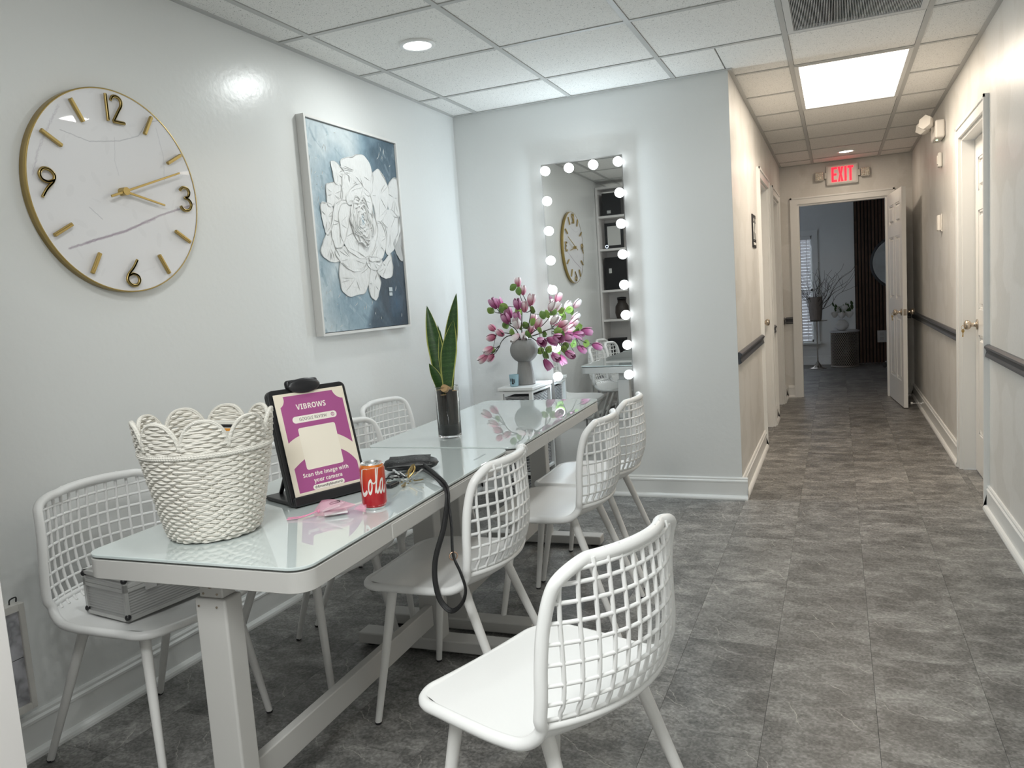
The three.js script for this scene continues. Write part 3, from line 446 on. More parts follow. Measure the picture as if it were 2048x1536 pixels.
  for (const [x, y, z, r] of [[-0.08, 0.185, 0.03, 0.05], [0.0, 0.175, 0.07, 0.056], [0.085, 0.18, 0.03, 0.056], [0.03, 0.26, 0.03, 0.055], [-0.04, 0.25, -0.03, 0.05], [0.06, 0.25, -0.05, 0.05]]) { const g = []; for (let k = 0; k < 12; k++) { const a = k * 2.4, q = 0.25 + 0.75 * k / 12; g.push(surf((u, t) => { const th = a + (u - 0.5) * 1.5, rad = r * q * Math.sin(0.35 + t * 1.5); return V(Math.cos(th) * rad, (t - 0.35) * r * 1.5 * (1.1 - q * 0.35), Math.sin(th) * rad); }, 4, 4)); } const m = merge(g); m.translate(x, y, z); mesh('rose', m, pm, fp); }
  for (let k = 0; k < 22; k++) { const a = rr(0, 6.28), rad = rr(0.06, 0.13), y = rr(0.20, 0.32); const g = surf((u, t) => V((u - 0.5) * 0.035 * Math.sin(t * 3.1416), t * 0.075, 0.012 * Math.sin(t * 3) + Math.abs(u - 0.5) * 0.01), 2, 5); g.rotateX(rr(-0.9, 0.9)); g.rotateY(a); g.translate(Math.cos(a) * rad, y - 0.03, Math.sin(a) * rad * 0.7); mesh('leaf', g, gm, fp); }
  const c = thing('office_chair', 'black swivel chair base edge behind the open hall door', 'chair', [0.83, 0, -11.35]);
  mesh('seat', rb(0.46, 0.09, 0.46, 0.04, 0, 0.47, 0), black, c); mesh('column', cyl(0.025, 0.025, 0.36, 0, 0.07, 0), chrome, c); for (let k = 0; k < 5; k++) { const a = k / 5 * 6.2832 + 0.6, x = Math.cos(a) * 0.26, z = Math.sin(a) * 0.26; const l = mesh('leg', rod([0, 0.10, 0], [x, 0.075, z], 0.018, 0.012), chrome, c); mesh('caster', new THREE.CylinderGeometry(0.03, 0.03, 0.03, 18).rotateX(Math.PI / 2).translate(x, 0.031, z), black, l); } mesh('backrest', rb(0.42, 0.4, 0.05, 0.03, 0.1, 0.78, -0.21), black, c);
}
// ================================================================ TABLES
const glassTop = phy([0.62, 0.685, 0.68], 0.01, { ior: 1.6, clearcoat: 0.7, clearcoatRoughness: 0.005 });
const steel = phy([0.54, 0.53, 0.51], 0.43), apronMat = steel, TY = 0.72;
function deskTable(x, z, turn, label) {
  const o = thing('glass_table', label, 'table', [x, 0, z], turn), W = 0.605, L = 1.205;
  const slab = (w, l, r, h, b) => { const g = extr(rrect(w - 2 * b, l - 2 * b, r), h - 2 * b, b, 2, 10); g.rotateX(-Math.PI / 2); return g; };
  mesh('glass_top', slab(W, L, 0.045, 0.007, 0.0015).translate(0, TY - 0.0055, 0), glassTop, o);
  mesh('spacer', slab(W - 0.05, L - 0.05, 0.042, 0.005, 0.0005).translate(0, TY - 0.0115, 0), apronMat, o);
  const sh = rrect(W - 0.002, L - 0.002, 0.045); sh.holes.push(rrect(W - 0.05, L - 0.05, 0.03));
  const ap = extr(sh, 0.042, 0.001, 1, 10); ap.rotateX(-Math.PI / 2); ap.translate(0, TY - 0.0545, 0); mesh('apron', ap, apronMat, o);
  mesh('underside', bx(W - 0.05, 0.006, L - 0.05, 0, TY - 0.022, 0), apronMat, o);
  const dr = mesh('drawer_front', rb(0.004, 0.036, 0.52, 0.001, W / 2 + 0.0005, TY - 0.034, -0.02), apronMat, o);
  const sm = std([0.02, 0.02, 0.02], 0.7), kg = []; for (let k = 0; k < 6; k++) kg.push(new THREE.CircleGeometry(0.005, 12).rotateX(-Math.PI / 2).translate(W / 2 - 0.055, TY + 0.0004, -0.42 - k * 0.017)); mesh('touch_keys', kg, phy([0.42, 0.47, 0.48], 0.3), o);
  for (const s of [-1, 1]) {
    const zc = s * (L / 2 - 0.085);
    const lg = mesh('leg_column', [rb(0.086, 0.575, 0.058, 0.006, 0, 0.325, zc)], steel, o);
    mesh('inner_tube', rb(0.066, 0.05, 0.044, 0.004, 0, 0.637, zc), steel, lg);
    for (const [dx, dy] of [[0, 0.64], [-0.02, 0.622], [0.018, 0.622], [-0.03, 0.595], [0.02, 0.595]]) { const r = dy > 0.63 ? 0.006 : 0.0026; mesh('bolt', new THREE.CylinderGeometry(r, r, 0.003, 12).rotateX(Math.PI / 2).translate(dx, dy, zc + (dy > 0.61 ? 0.0225 : 0.0295)), nickel, lg); }
    mesh('bracket', bx(0.3, 0.006, 0.07, 0, TY - 0.0575, zc), steel, o);
    const ft = mesh('foot', [rb(0.60, 0.042, 0.075, 0.006, 0, 0.033, zc)], steel, o);
    for (const q of [-1, 1]) mesh('levelling_pad', cyl(0.02, 0.02, 0.013, q * 0.26, 0, zc), blackRough, ft);
  }
  mesh('stretcher', rb(0.028, 0.075, L - 0.23, 0.004, 0, 0.142, 0), steel, o);
  return o;
}
deskTable(-1.333, -1.812, 0.042, 'white glass-topped desk table bearing the woven basket and soda can');
deskTable(-1.366, -3.031, 0.042, 'white glass-topped desk table holding the snake plant before the mirror');

// ================================================================ CHAIRS
// side profiles of the moulded shell: [z, y] along the rim (edge) and along the middle
const EDGE = [[0.205, 0.440], [0.13, 0.445], [0.04, 0.446], [-0.05, 0.447], [-0.105, 0.455], [-0.138, 0.482], [-0.150, 0.54], [-0.152, 0.61], [-0.157, 0.68], [-0.172, 0.745], [-0.195, 0.785]];
const CENT = [[0.212, 0.432], [0.13, 0.438], [0.03, 0.436], [-0.07, 0.437], [-0.145, 0.446], [-0.198, 0.476], [-0.226, 0.535], [-0.238, 0.605], [-0.238, 0.675], [-0.232, 0.74], [-0.226, 0.788]];
const cE = new THREE.CatmullRomCurve3(EDGE.map((p) => V(0, p[1], p[0]))), cC = new THREE.CatmullRomCurve3(CENT.map((p) => V(0, p[1], p[0])));
function halfWidth(t) {
  const base = t < 0.55 ? 0.213 + 0.012 * Math.sin(t / 0.55 * Math.PI) : 0.222 - 0.038 * Math.pow((t - 0.55) / 0.45, 1.8);
  const r = 0.062, len = 0.77, d = Math.min(t, 1 - t) * len;
  return d >= r ? base : base - r + Math.sqrt(Math.max(0, r * r - (r - d) * (r - d)));
}
function shell(u, t) { const e = cE.getPoint(t), c = cC.getPoint(t), k = 1 - Math.pow(Math.abs(u), 2.1); return V(u * halfWidth(t), e.y + (c.y - e.y) * k, e.z + (c.z - e.z) * k); }
const T0 = 0.515;
function makeChair(label, pos, turn) {
  const o = thing('lattice_chair', label, 'chair', pos, turn, 'white lattice-back chairs around the glass tables');
  const warp = (i) => i; const tb = (v) => { const d = v * T0; return v < 0.25 ? T0 * v * v * 4 * 0.25 : d; };
  const top = surf((i, j) => shell(i * 2 - 1, tb(j)), 28, 36), bot = surf((i, j) => { const p = shell(i * 2 - 1, tb(j)); p.y -= 0.012; return p; }, 28, 36);
  mesh('seat_shell', [top, bot], chairMat, o);
  const rimPts = []; const NB = 60;
  for (let i = 0; i <= NB; i++) rimPts.push(shell(1, tb2(i / NB)));
  for (let i = 1; i < 14; i++) rimPts.push(shell(1 - 2 * i / 14, 1));
  for (let i = NB; i >= 0; i--) rimPts.push(shell(-1, tb2(i / NB)));
  for (let i = 1; i < 14; i++) rimPts.push(shell(-1 + 2 * i / 14, 0));
  function tb2(q) { return 0.5 - 0.5 * Math.cos(q * Math.PI) * (1); }
  mesh('rim', tube(spline(rimPts, 220, true).map((p) => p.setY(p.y - 0.0108)), 0.0124, 10, true), chairMat, o);
  const lg = [], NV = 13, NH = 9, t0 = 0.465, t1 = 1;
  for (let k = 1; k <= NV; k++) { const x = 0.216 * (-1 + 2 * k / (NV + 1)), pts = []; for (let i = 0; i <= 26; i++) { const t = t0 + (t1 - t0) * i / 26, w = halfWidth(t); if (Math.abs(x) > w) break; pts.push(shell(x / w, t)); } lg.push(tube(pts, 0.0046, 6)); }
  for (let k = 1; k <= NH; k++) { const t = t0 + (t1 - t0) * (k / (NH + 1) * 0.98 + 0.02), pts = []; for (let i = 0; i <= 24; i++) pts.push(shell(-1 + 2 * i / 24, t)); lg.push(tube(pts, 0.0043, 6)); }
  { const pts = []; for (let i = 0; i <= 30; i++) { const p = shell(-1 + 2 * i / 30, T0); p.y -= 0.005; pts.push(p); } lg.push(tube(pts, 0.0085, 8)); }
  mesh('back_lattice', lg, chairMat, o);
  mesh('under_frame', [rod([-0.15, 0.418, 0.115], [0.15, 0.418, 0.115], 0.010), rod([-0.15, 0.418, -0.085], [0.15, 0.418, -0.085], 0.010), rod([-0.12, 0.418, 0.115], [-0.12, 0.418, -0.085], 0.010), rod([0.12, 0.418, 0.115], [0.12, 0.418, -0.085], 0.010)], legMat, o);
  for (const sx of [-1, 1]) for (const [a, b] of [[[sx * 0.158, 0.428, 0.125], [sx * 0.205, 0.006, 0.19]], [[sx * 0.150, 0.432, -0.095], [sx * 0.198, 0.006, -0.262]]]) { const l = mesh('leg', rod(a, b, 0.0150, 0.0100, 16), legMat, o); mesh('foot_cap', rod([b[0], 0.007, b[2]], [b[0], 0, b[2]], 0.0108, 0.009, 14), blackRough, l); }
  return o;
}
const QP = Math.PI / 2;
makeChair('white lattice-back chair standing away from the tables with its empty seat turned to them', [-0.559, 0, -1.435], Math.atan2(-0.948, -0.32));
makeChair('white lattice-back chair with the black strap dangling over its seat', [-1.106, 0, -2.05], -QP + 0.03);
makeChair('white lattice-back chair on the hallway side, between the strap-draped chair and the mirror-end chair', [-1.005, 0, -2.757], -QP + 0.02);
makeChair('white lattice-back chair on the hallway side of the plant table, at its mirror end', [-1.02, 0, -3.245], -QP + 0.02);
makeChair('white lattice-back chair against the clock wall with the silver case on its seat', [-1.855, 0, -1.595], QP);
makeChair('white lattice-back chair tucked in on the wall side, right behind the pink sign', [-1.655, 0, -2.07], QP);
makeChair('white lattice-back chair on the wall side, between the pink sign and the painting-corner chair', [-1.66, 0, -2.588], QP);
makeChair('white lattice-back chair on the wall side below the flower painting', [-1.88, 0, -3.225], QP);

// ================================================================ CLOCK
{
  const o = thing('wall_clock', 'large round marble wall clock with gold rim and gold markers', 'clock', [XL + 0.001, 1.672, -1.925], QP), R = 0.329;
  const marble = canvasTex(1024, 1024, (c, w) => {
    c.fillStyle = '#e9e8ea'; c.fillRect(0, 0, w, w);
    const S = (x, y) => [x / 0.66 * w + w / 2, w / 2 - y / 0.66 * w];
    const vein = (pts, wd, al, col, jit) => { for (let q = 0; q < 10; q++) { c.beginPath(); for (let i = 0; i < pts.length - 1; i++) { const [ax, ay] = S(...pts[i]), [bx_, by] = S(...pts[i + 1]); for (let k = 0; k < 14; k++) { const t = k / 14, x = ax + (bx_ - ax) * t + rr(-jit, jit), y = ay + (by - ay) * t + rr(-jit, jit); i + k ? c.lineTo(x, y) : c.moveTo(x, y); } } c.strokeStyle = `rgba(${col},${al * rr(0.4, 1)})`; c.lineWidth = wd * rr(0.3, 1); c.stroke(); } };
    vein([[-0.22, -0.195], [-0.14, -0.17], [0.0, -0.13], [0.13, -0.075], [0.22, -0.045], [0.33, -0.01]], 9, 0.15, '156,142,156', 5);
    vein([[-0.16, -0.176], [0.0, -0.128], [0.14, -0.075]], 9, 0.11, '132,116,132', 7);
    vein([[-0.2, 0.17], [-0.1, 0.15], [0.02, 0.17], [0.1, 0.2], [0.14, 0.25], [0.2, 0.27]], 2, 0.25, '150,150,158', 3);
    vein([[0.0, 0.18], [-0.01, 0.1], [0.0, 0.05]], 2, 0.14, '160,160,168', 3); vein([[0.18, 0.24], [0.2, 0.14], [0.19, 0.05]], 2, 0.14, '160,160,168', 4);
    vein([[-0.31, 0.02], [-0.28, 0.1], [-0.24, 0.17], [-0.19, 0.25]], 5, 0.12, '165,160,170', 8); vein([[-0.13, -0.06], [-0.08, -0.1]], 2, 0.2, '150,150,160', 3);
    c.globalAlpha = 0.05; for (let q = 0; q < 60; q++) { c.fillStyle = '#a9a4ae'; c.beginPath(); c.ellipse(rnd() * w, rnd() * w, rr(10, 60), rr(4, 20), rr(0, 3), 0, 7); c.fill(); }
  });
  const fg = new THREE.CircleGeometry(R - 0.004, 96).translate(0, 0, 0.027); const face = mesh('marble_face', fg, phy([1, 1, 1], 0.3, { map: marble, clearcoat: 0.3 }), o);
  const gold = std([0.46, 0.34, 0.13], 0.36, { metalness: 1 });
  const rim = lathe([[R - 0.0045, 0.0285], [R - 0.001, 0.029], [R, 0.027], [R, 0.002], [R - 0.02, 0.0], [0, 0.0]], 110); rim.rotateX(Math.PI / 2); rim.scale(1, 1, 1); mesh('rim', rim, gold, o);
  const mk = (w, l) => [rb(w, l, 0.011, 0.0015, -w * 0.28, 0, 0), rb(w * 0.5, l, 0.008, 0.001, w * 0.4, 0, 0)];
  for (let h = 0; h < 12; h++) { if (h % 3 === 0) continue; const a = h / 12 * Math.PI * 2, g = merge(mk(0.0078, 0.074)); g.translate(0, 0.272, 0.036); g.rotateZ(-a); mesh('hour_marker', g, gold, o); }
  const num = (lists, x, y) => mesh('numeral', lists.flatMap((p) => [-0.0038, 0.0038].map((d) => tube(spline(p.map(([a, b]) => [x + a * 1.12 * (1 + d * 6), y + b * (1 + d * 6), 0.036]), 40), 0.0050, 6))), gold, o);
  const n6 = (s) => [[0.022 * s, 0.045 * s], [0.006 * s, 0.020 * s], [-0.018 * s, -0.008 * s], [-0.022 * s, -0.026 * s], [-0.008 * s, -0.042 * s], [0.012 * s, -0.042 * s], [0.023 * s, -0.026 * s], [0.018 * s, -0.010 * s], [0, -0.003 * s], [-0.018 * s, -0.010 * s]];
  num([n6(0.95)], 0, -0.266); num([n6(-0.95)], -0.266, 0);
  num([[[-0.018, 0.030], [-0.006, 0.040], [0.012, 0.038], [0.019, 0.026], [0.013, 0.010], [-0.002, 0.004], [0.014, -0.001], [0.023, -0.016], [0.016, -0.034], [0, -0.041], [-0.015, -0.037], [-0.022, -0.027]]], 0.266, 0);
  num([[[-0.022, 0.042], [-0.022, -0.042]], [[-0.006, 0.026], [0.001, 0.038], [0.016, 0.041], [0.028, 0.031], [0.028, 0.015], [0.016, -0.006], [-0.004, -0.040]], [[-0.004, -0.041], [0.034, -0.041]]], 0, 0.266);
  const hand = (len, tail, w, a, z, n) => { const g = extr(poly([[-w, -tail], [w, -tail], [w * 0.7, len], [-w * 0.7, len]]), 0.003, 0.0006, 1); g.rotateZ(-a); g.translate(0, 0, z); mesh(n, g, gold, o); };
  hand(0.255, 0.062, 0.0034, 70 * Math.PI / 180, 0.047, 'minute_hand'); hand(0.165, 0.012, 0.0034, 101 * Math.PI / 180, 0.042, 'hour_hand');
  mesh('hub', [new THREE.CylinderGeometry(0.013, 0.013, 0.026, 24).rotateX(Math.PI / 2).translate(0, 0, 0.040)], gold, o);
}
// ================================================================ PAINTING
{
  const W = 0.795, Hp = 0.99, o = thing('flower_painting', 'framed textured painting of one large white blossom on blue-grey', 'painting', [XL + 0.001, 1.123, -2.926], QP);
  const fr = phy([0.76, 0.75, 0.73], 0.42), t = 0.012, d = 0.042;
  mesh('frame', [bx(t, Hp, d, t / 2, Hp / 2, d / 2), bx(t, Hp, d, W - t / 2, Hp / 2, d / 2), bx(W - 2 * t, t, d, W / 2, t / 2, d / 2), bx(W - 2 * t, t, d, W / 2, Hp - t / 2, d / 2)], fr, o);
  const paint = canvasTex(1024, 1280, (c, w, h) => {
    const n = fbm(1280, 4, 5), f = fbm(1280, 60, 3), im = c.createImageData(w, h);
    const L = [204, 213, 216], M = [132, 156, 170], D = [28, 47, 62], B = [33, 78, 110];
    for (let y = 0; y < h; y++) for (let x = 0; x < w; x++) {
      const u = x / w, v = y / h, k = n(x, y) - 0.5; let dark = 0.05;
      const blob = (cx, cy, rx, ry, a) => { const q = Math.hypot((u - cx + k * 0.25) / rx, (v - cy + k * 0.2) / ry); dark = Math.max(dark, a * Math.max(0, Math.min(1, 1.5 - q))); };
      blob(0.88, 0.10, 0.34, 0.22, 0.78); blob(0.30, 0.26, 0.20, 0.16, 0.40); blob(0.10, 0.52, 0.09, 0.28, 0.36); blob(0.9, 0.86, 0.34, 0.30, 1.0); blob(0.98, 0.66, 0.14, 0.22, 0.95); blob(0.42, 0.90, 0.3, 0.14, 0.5); blob(0.62, 0.98, 0.2, 0.12, 0.9);
      dark += k * 0.22; dark = Math.max(0, Math.min(1, dark)); const g = (f(x, y) - 0.5) * 16, i = (y * w + x) * 4;
      const bl = Math.max(0, 1 - Math.hypot((u - 0.86) / 0.12, (v - 0.88) / 0.14)) * 0.7;
      for (let q = 0; q < 3; q++) { let s = dark < 0.5 ? L[q] + (M[q] - L[q]) * dark * 2 : M[q] + (D[q] - M[q]) * (dark * 2 - 1); s = s * (1 - bl) + B[q] * bl; im.data[i + q] = s + g; } im.data[i + 3] = 255;
    }
    c.putImageData(im, 0, 0);
    const cols = ['205,216,220', '150,172,184', '92,122,140', '222,228,228', '60,88,106'];
    for (let q = 0; q < 420; q++) { const x = rnd() * w, y = rnd() * h, dk = (x / w > 0.62 && y / h > 0.6); c.save(); c.translate(x, y); c.rotate(rr(0.3, 1.9)); c.fillStyle = `rgba(${dk ? ['34,62,82', '24,44,58', '52,96,124'][Math.floor(rnd() * 3)] : cols[Math.floor(rnd() * 5)]},${rr(0.05, 0.24)})`; c.fillRect(0, 0, rr(20, 120), rr(3, 26)); c.restore(); }
  });
  mesh('canvas', (() => { const g = new THREE.PlaneGeometry(W - 2 * t - 0.006, Hp - 2 * t - 0.006); g.translate(W / 2, Hp / 2, 0.032); return g; })(), phy([1, 1, 1], 0.45, { map: paint, bumpMap: (() => { const a = fbm(512, 10, 5), b = fbm(512, 40, 3); return dataTex(512, (x, y) => 0.6 * a(x * 2.5, y * 0.6) + 0.4 * b(x, y), false); })(), bumpScale: 0.004 }), o);
  mesh('backing', bx(W - 2 * t, Hp - 2 * t, 0.02, W / 2, Hp / 2, 0.016), blackRough, o);
  const petals =
[[1,0.93,[0.691,0.745,0.756,0.791,0.785,0.764,0.782,0.695,0.777,0.608,0.741,0.595,0.679,0.617,0.665,0.667]],[1,0.6,[0.766,0.594,0.776,0.547,0.766,0.359,0.732,0.38,0.695,0.444,0.743,0.502]],[2,0.97,[0.536,0.778,0.598,0.81,0.647,0.774,0.675,0.727,0.663,0.65,0.617,0.588,0.549,0.554,0.53,0.622,0.51,0.67,0.517,0.735]],[2,0.95,[0.557,0.554,0.619,0.596,0.679,0.617,0.741,0.592,0.764,0.529,0.729,0.467,0.661,0.404,0.611,0.398,0.62,0.487,0.593,0.536]],[2,0.95,[0.518,0.309,0.597,0.36,0.642,0.391,0.654,0.31,0.64,0.276,0.574,0.267,0.522,0.288]],[2,0.96,[0.199,0.329,0.264,0.314,0.362,0.311,0.432,0.336,0.408,0.235,0.365,0.195,0.314,0.188,0.257,0.181,0.188,0.217]],[2,0.95,[0.434,0.304,0.494,0.3,0.524,0.25,0.509,0.201,0.471,0.156,0.429,0.181,0.417,0.243]],[2,0.97,[0.189,0.805,0.246,0.797,0.287,0.76,0.259,0.707,0.207,0.713,0.195,0.761]],[2,0.97,[0.275,0.812,0.362,0.847,0.45,0.867,0.505,0.847,0.53,0.793,0.512,0.702,0.479,0.683,0.398,0.722,0.321,0.761,0.287,0.76]],[2,0.97,[0.14,0.691,0.193,0.708,0.247,0.699,0.249,0.645,0.19,0.606,0.139,0.602,0.131,0.649]],[2,0.98,[0.082,0.597,0.151,0.603,0.171,0.563,0.148,0.502,0.105,0.469,0.083,0.527]],[2,0.98,[0.141,0.494,0.059,0.408,0.054,0.378,0.087,0.353,0.149,0.343,0.19,0.352,0.164,0.397,0.145,0.441]],[3,0.98,[0.54,0.541,0.608,0.528,0.618,0.47,0.568,0.376,0.502,0.354,0.444,0.365,0.501,0.44,0.524,0.507]],[3,0.98,[0.279,0.752,0.335,0.766,0.408,0.739,0.426,0.717,0.336,0.685,0.302,0.643,0.249,0.645,0.265,0.708]],[3,0.98,[0.163,0.389,0.225,0.41,0.318,0.394,0.405,0.356,0.377,0.315,0.317,0.299,0.238,0.318,0.189,0.348]],[3,0.97,[0.414,0.364,0.49,0.37,0.557,0.355,0.527,0.317,0.465,0.308,0.424,0.332]],[4,1,[0.19,0.602,0.273,0.628,0.291,0.572,0.265,0.493,0.214,0.421,0.161,0.419,0.144,0.471,0.162,0.548]],[4,1,[0.242,0.599,0.355,0.624,0.481,0.602,0.519,0.556,0.524,0.491,0.473,0.407,0.4,0.368,0.317,0.382,0.231,0.445,0.216,0.521]],[5,1,[0.289,0.641,0.322,0.683,0.383,0.713,0.453,0.704,0.495,0.668,0.495,0.595,0.462,0.577,0.424,0.614,0.355,0.624,0.299,0.619]],[6,1,[0.261,0.554,0.323,0.602,0.41,0.613,0.476,0.569,0.488,0.505,0.448,0.438,0.377,0.407,0.297,0.432,0.257,0.485]],[7,0.98,[0.301,0.549,0.348,0.584,0.406,0.588,0.447,0.551,0.451,0.503,0.415,0.461,0.362,0.447,0.31,0.472]],[8,0.93,[0.33,0.54,0.367,0.566,0.407,0.553,0.416,0.517,0.397,0.484,0.357,0.478,0.332,0.501]]];
  const bump2 = (() => { const a = fbm(512, 12, 5); return dataTex(512, (x, y) => a(x * 2, y * 0.7), false); })();
  petals.forEach(([h, tone, q], pi) => {
    if (h > 5) return;
    const pts = []; for (let i = 0; i < q.length; i += 2) pts.push(V(q[i], q[i + 1], 0));
    const loop = spline(pts, 64, true), cx = loop.reduce((s, p) => s + p.x, 0) / loop.length, cy = loop.reduce((s, p) => s + p.y, 0) / loop.length, z = 0.032 + h * 0.0008;
    const f1 = rr(0, 6), f2 = rr(0, 6);
    loop.forEach((p, i) => { const a = i / loop.length * 6.2832, k = 1.07 + 0.02 * Math.sin(a * 5 + f1) + 0.015 * Math.sin(a * 11 + f2); p.x = Math.max(t + 0.006, Math.min(W - t - 0.006, cx + (p.x - cx) * k)); p.y = cy + (p.y - cy) * k; });
    const n = loop.length, g = surf((u, v) => { const i = Math.floor(u * n + 0.5) % n, p = loop[i]; return V(cx + (p.x - cx) * v, cy + (p.y - cy) * v, z + 0.0018 + 0.0012 * Math.sin(u * 25 + f1) * v - 0.0012 * Math.sin(v * 2.8)); }, n, 6);
    const m = phy([0.82 * tone, 0.82 * tone, 0.81 * tone], 0.5, { bumpMap: bump2, bumpScale: 0.003 }), p = mesh('petal', muv(g, 0.25, rnd(), rnd()), m, o);
    mesh('paint_ridge', tube(loop.map((a) => V(a.x, a.y, z + 0.0014)), (s) => Math.max(0.0003, 0.0014 + 0.0016 * Math.sin(s * 12.566 + f1) + 0.0010 * Math.sin(s * 44 + f2)), 6, true), m, p);
    const st = []; for (let k = 0; k < 5; k++) { const a = loop[Math.floor(rnd() * n)], e = V(cx, cy, 0).lerp(a, rr(0.75, 0.95)), c0 = V(cx, cy, 0).lerp(a, rr(0.05, 0.4)); st.push(tube(spline([[c0.x, c0.y, z + 0.0012], [(c0.x + e.x) / 2 + rr(-0.006, 0.006), (c0.y + e.y) / 2, z + 0.0014], [e.x, e.y, z + 0.0016]], 10), (s) => 0.0002 + 0.0010 * Math.sin(s * 3.14), 5)); } mesh('brush_stroke', st, m, p).userData.kind = 'stuff';
  });
  { const m = phy([0.82, 0.82, 0.81], 0.5, { bumpMap: bump2, bumpScale: 0.002 }), cx = 0.400, cy = 0.545;
    const heart = surf((u, v) => V(cx + Math.cos(u * 6.2832) * 0.098 * v, cy + Math.sin(u * 6.2832) * 0.118 * v, 0.0395 + 0.004 * (1 - v)), 40, 6); const hp = mesh('flower_heart', muv(heart, 0.25), m, o);
    for (let k = 0; k < 34; k++) { const r = 0.018 + 0.086 * Math.pow(k / 34, 0.8), a0 = k * 2.4 + rr(-0.3, 0.3), span = rr(0.9, 1.8), pts = []; for (let i = 0; i <= 10; i++) { const a = a0 + span * i / 10, rq = r * (1 + 0.10 * Math.sin(i * 0.9 + k)); pts.push(V(cx + Math.cos(a) * rq, cy + Math.sin(a) * rq * 1.18, 0.0432 - 0.02 * (r - 0.02) + 0.0012 * Math.sin(i * 0.31))); } const w = rr(0.0022, 0.0042); mesh('paint_ridge', tube(pts, (s) => 0.0004 + w * Math.pow(Math.sin(s * 3.14), 0.6), 7, false, 1), m, hp); }
    const bl = phy([0.42, 0.56, 0.66], 0.5), d = []; for (let k = 0; k < 16; k++) { const a = rr(0, 6.28), r = rr(0, 0.02); d.push(tube([V(cx + Math.cos(a) * r, cy + Math.sin(a) * r * 1.6, 0.0450), V(cx + Math.cos(a) * r + rr(-0.006, 0.006), cy + Math.sin(a) * r * 1.6 + rr(-0.008, 0.008), 0.0453)], 0.0013, 5)); } mesh('stamen_dabs', d, bl, hp).userData.kind = 'stuff'; }
  const sm = phy([0.72, 0.73, 0.72], 0.5), dabs = [];
  for (let q = 0; q < 90; q++) { const x = rr(0.03, W - 0.05), y = rr(0.03, Hp - 0.04), a = rr(-0.9, 0.9) + 0.9, l = rr(0.008, 0.035); if (Math.hypot((x - 0.42) / 0.33, (y - 0.56) / 0.34) < 1 || (x > 0.55 && y < 0.4 && rnd() < 0.75)) continue; dabs.push(tube([V(x, y, 0.0322), V(x + Math.cos(a) * l * 0.5, y + Math.sin(a) * l * 0.5, 0.0332), V(x + Math.cos(a) * l, y + Math.sin(a) * l, 0.0322)], (s) => 0.0004 + 0.0013 * Math.sin(s * 3.14), 5)); }
  const da = mesh('knife_strokes', dabs, sm, o); da.userData.kind = 'stuff';
  mesh('paint_dab', [rb(0.032, 0.022, 0.003, 0.001, 0.622, 0.205, 0.034), rb(0.030, 0.018, 0.003, 0.001, 0.62, 0.181, 0.034)], phy([0.55, 0.60, 0.63], 0.5), o);
}
// ================================================================ LIT MIRROR
{
  const o = thing('vanity_mirror', 'tall frameless mirror edged with round glowing bulbs', 'mirror', [-1.368, 0.482, ZB + 0.012], 0.016), W = 0.49, Hm = 1.532;
  mesh('backing', bx(W - 0.03, Hm - 0.03, 0.028, 0, Hm / 2, 0.014), phy([0.5, 0.5, 0.5], 0.5), o);
  mesh('glass', bx(W, Hm, 0.004, 0, Hm / 2, 0.030), mirrorMat, o);
  mesh('edge_strip', [bx(0.006, Hm, 0.010, -W / 2, Hm / 2, 0.028), bx(0.006, Hm, 0.010, W / 2, Hm / 2, 0.028), bx(W, 0.006, 0.010, 0, Hm, 0.028), bx(W, 0.006, 0.010, 0, 0, 0.028)], chrome, o);
  const bulbs = []; for (let i = 0; i < 4; i++) bulbs.push([-0.222 + i * 0.148, Hm - 0.035]); for (let k = 1; k < 8; k++) { bulbs.push([-0.222, Hm - 0.035 - k * 0.1765]); bulbs.push([0.222, Hm - 0.035 - k * 0.1765]); }
  const bg = sph(0.0275, 0, 0, 0.038, 24, 16), cg = new THREE.CylinderGeometry(0.018, 0.018, 0.004, 20).rotateX(QP).translate(0, 0, 0.034), bm = glow([0.94, 0.98, 1.0], 2.6), cm = phy([0.8, 0.8, 0.8], 0.3);
  for (const [x, y] of bulbs) {
    const b = mesh('bulb', bg, bm, o); b.position.set(x, y, 0); const c = mesh('collar', cg, cm, b);
    const l = new THREE.PointLight(new THREE.Color().setRGB(...LIGHT.bulb.color), LIGHT.bulb.I, 0, 2); l.position.set(-1.368 + x, 0.482 + y, ZB + 0.012 + 0.042 - x * 0.016); l.castShadow = true; l.shadow.radius = 0.3; scene.add(l);
  }
  const bt = mesh('touch_button', new THREE.TorusGeometry(0.008, 0.0014, 6, 24).translate(0.13, 1.02, 0.0325), glow([0.3, 0.5, 1], 0.5), o);
  mesh('power_cord', tube(spline([[-0.057, 0.02, 0.012], [-0.062, -0.08, 0.02], [-0.087, -0.18, 0.024], [-0.10, -0.24, 0.028], [-0.075, -0.36, 0.036], [-0.062, -0.42, 0.036]], 40), 0.003, 6), blackRough, o);
  const q = thing('power_outlet', 'white wall outlet low on the wall under the lit mirror', 'outlet', [-1.45, 0.30, ZB + 0.0005]); mesh('plate', rb(0.072, 0.115, 0.006, 0.002, 0, 0, 0.0032), whitePlastic, q); mesh('socket', rb(0.034, 0.028, 0.003, 0.004, 0, -0.025, 0.007), whitePlastic, q);
}
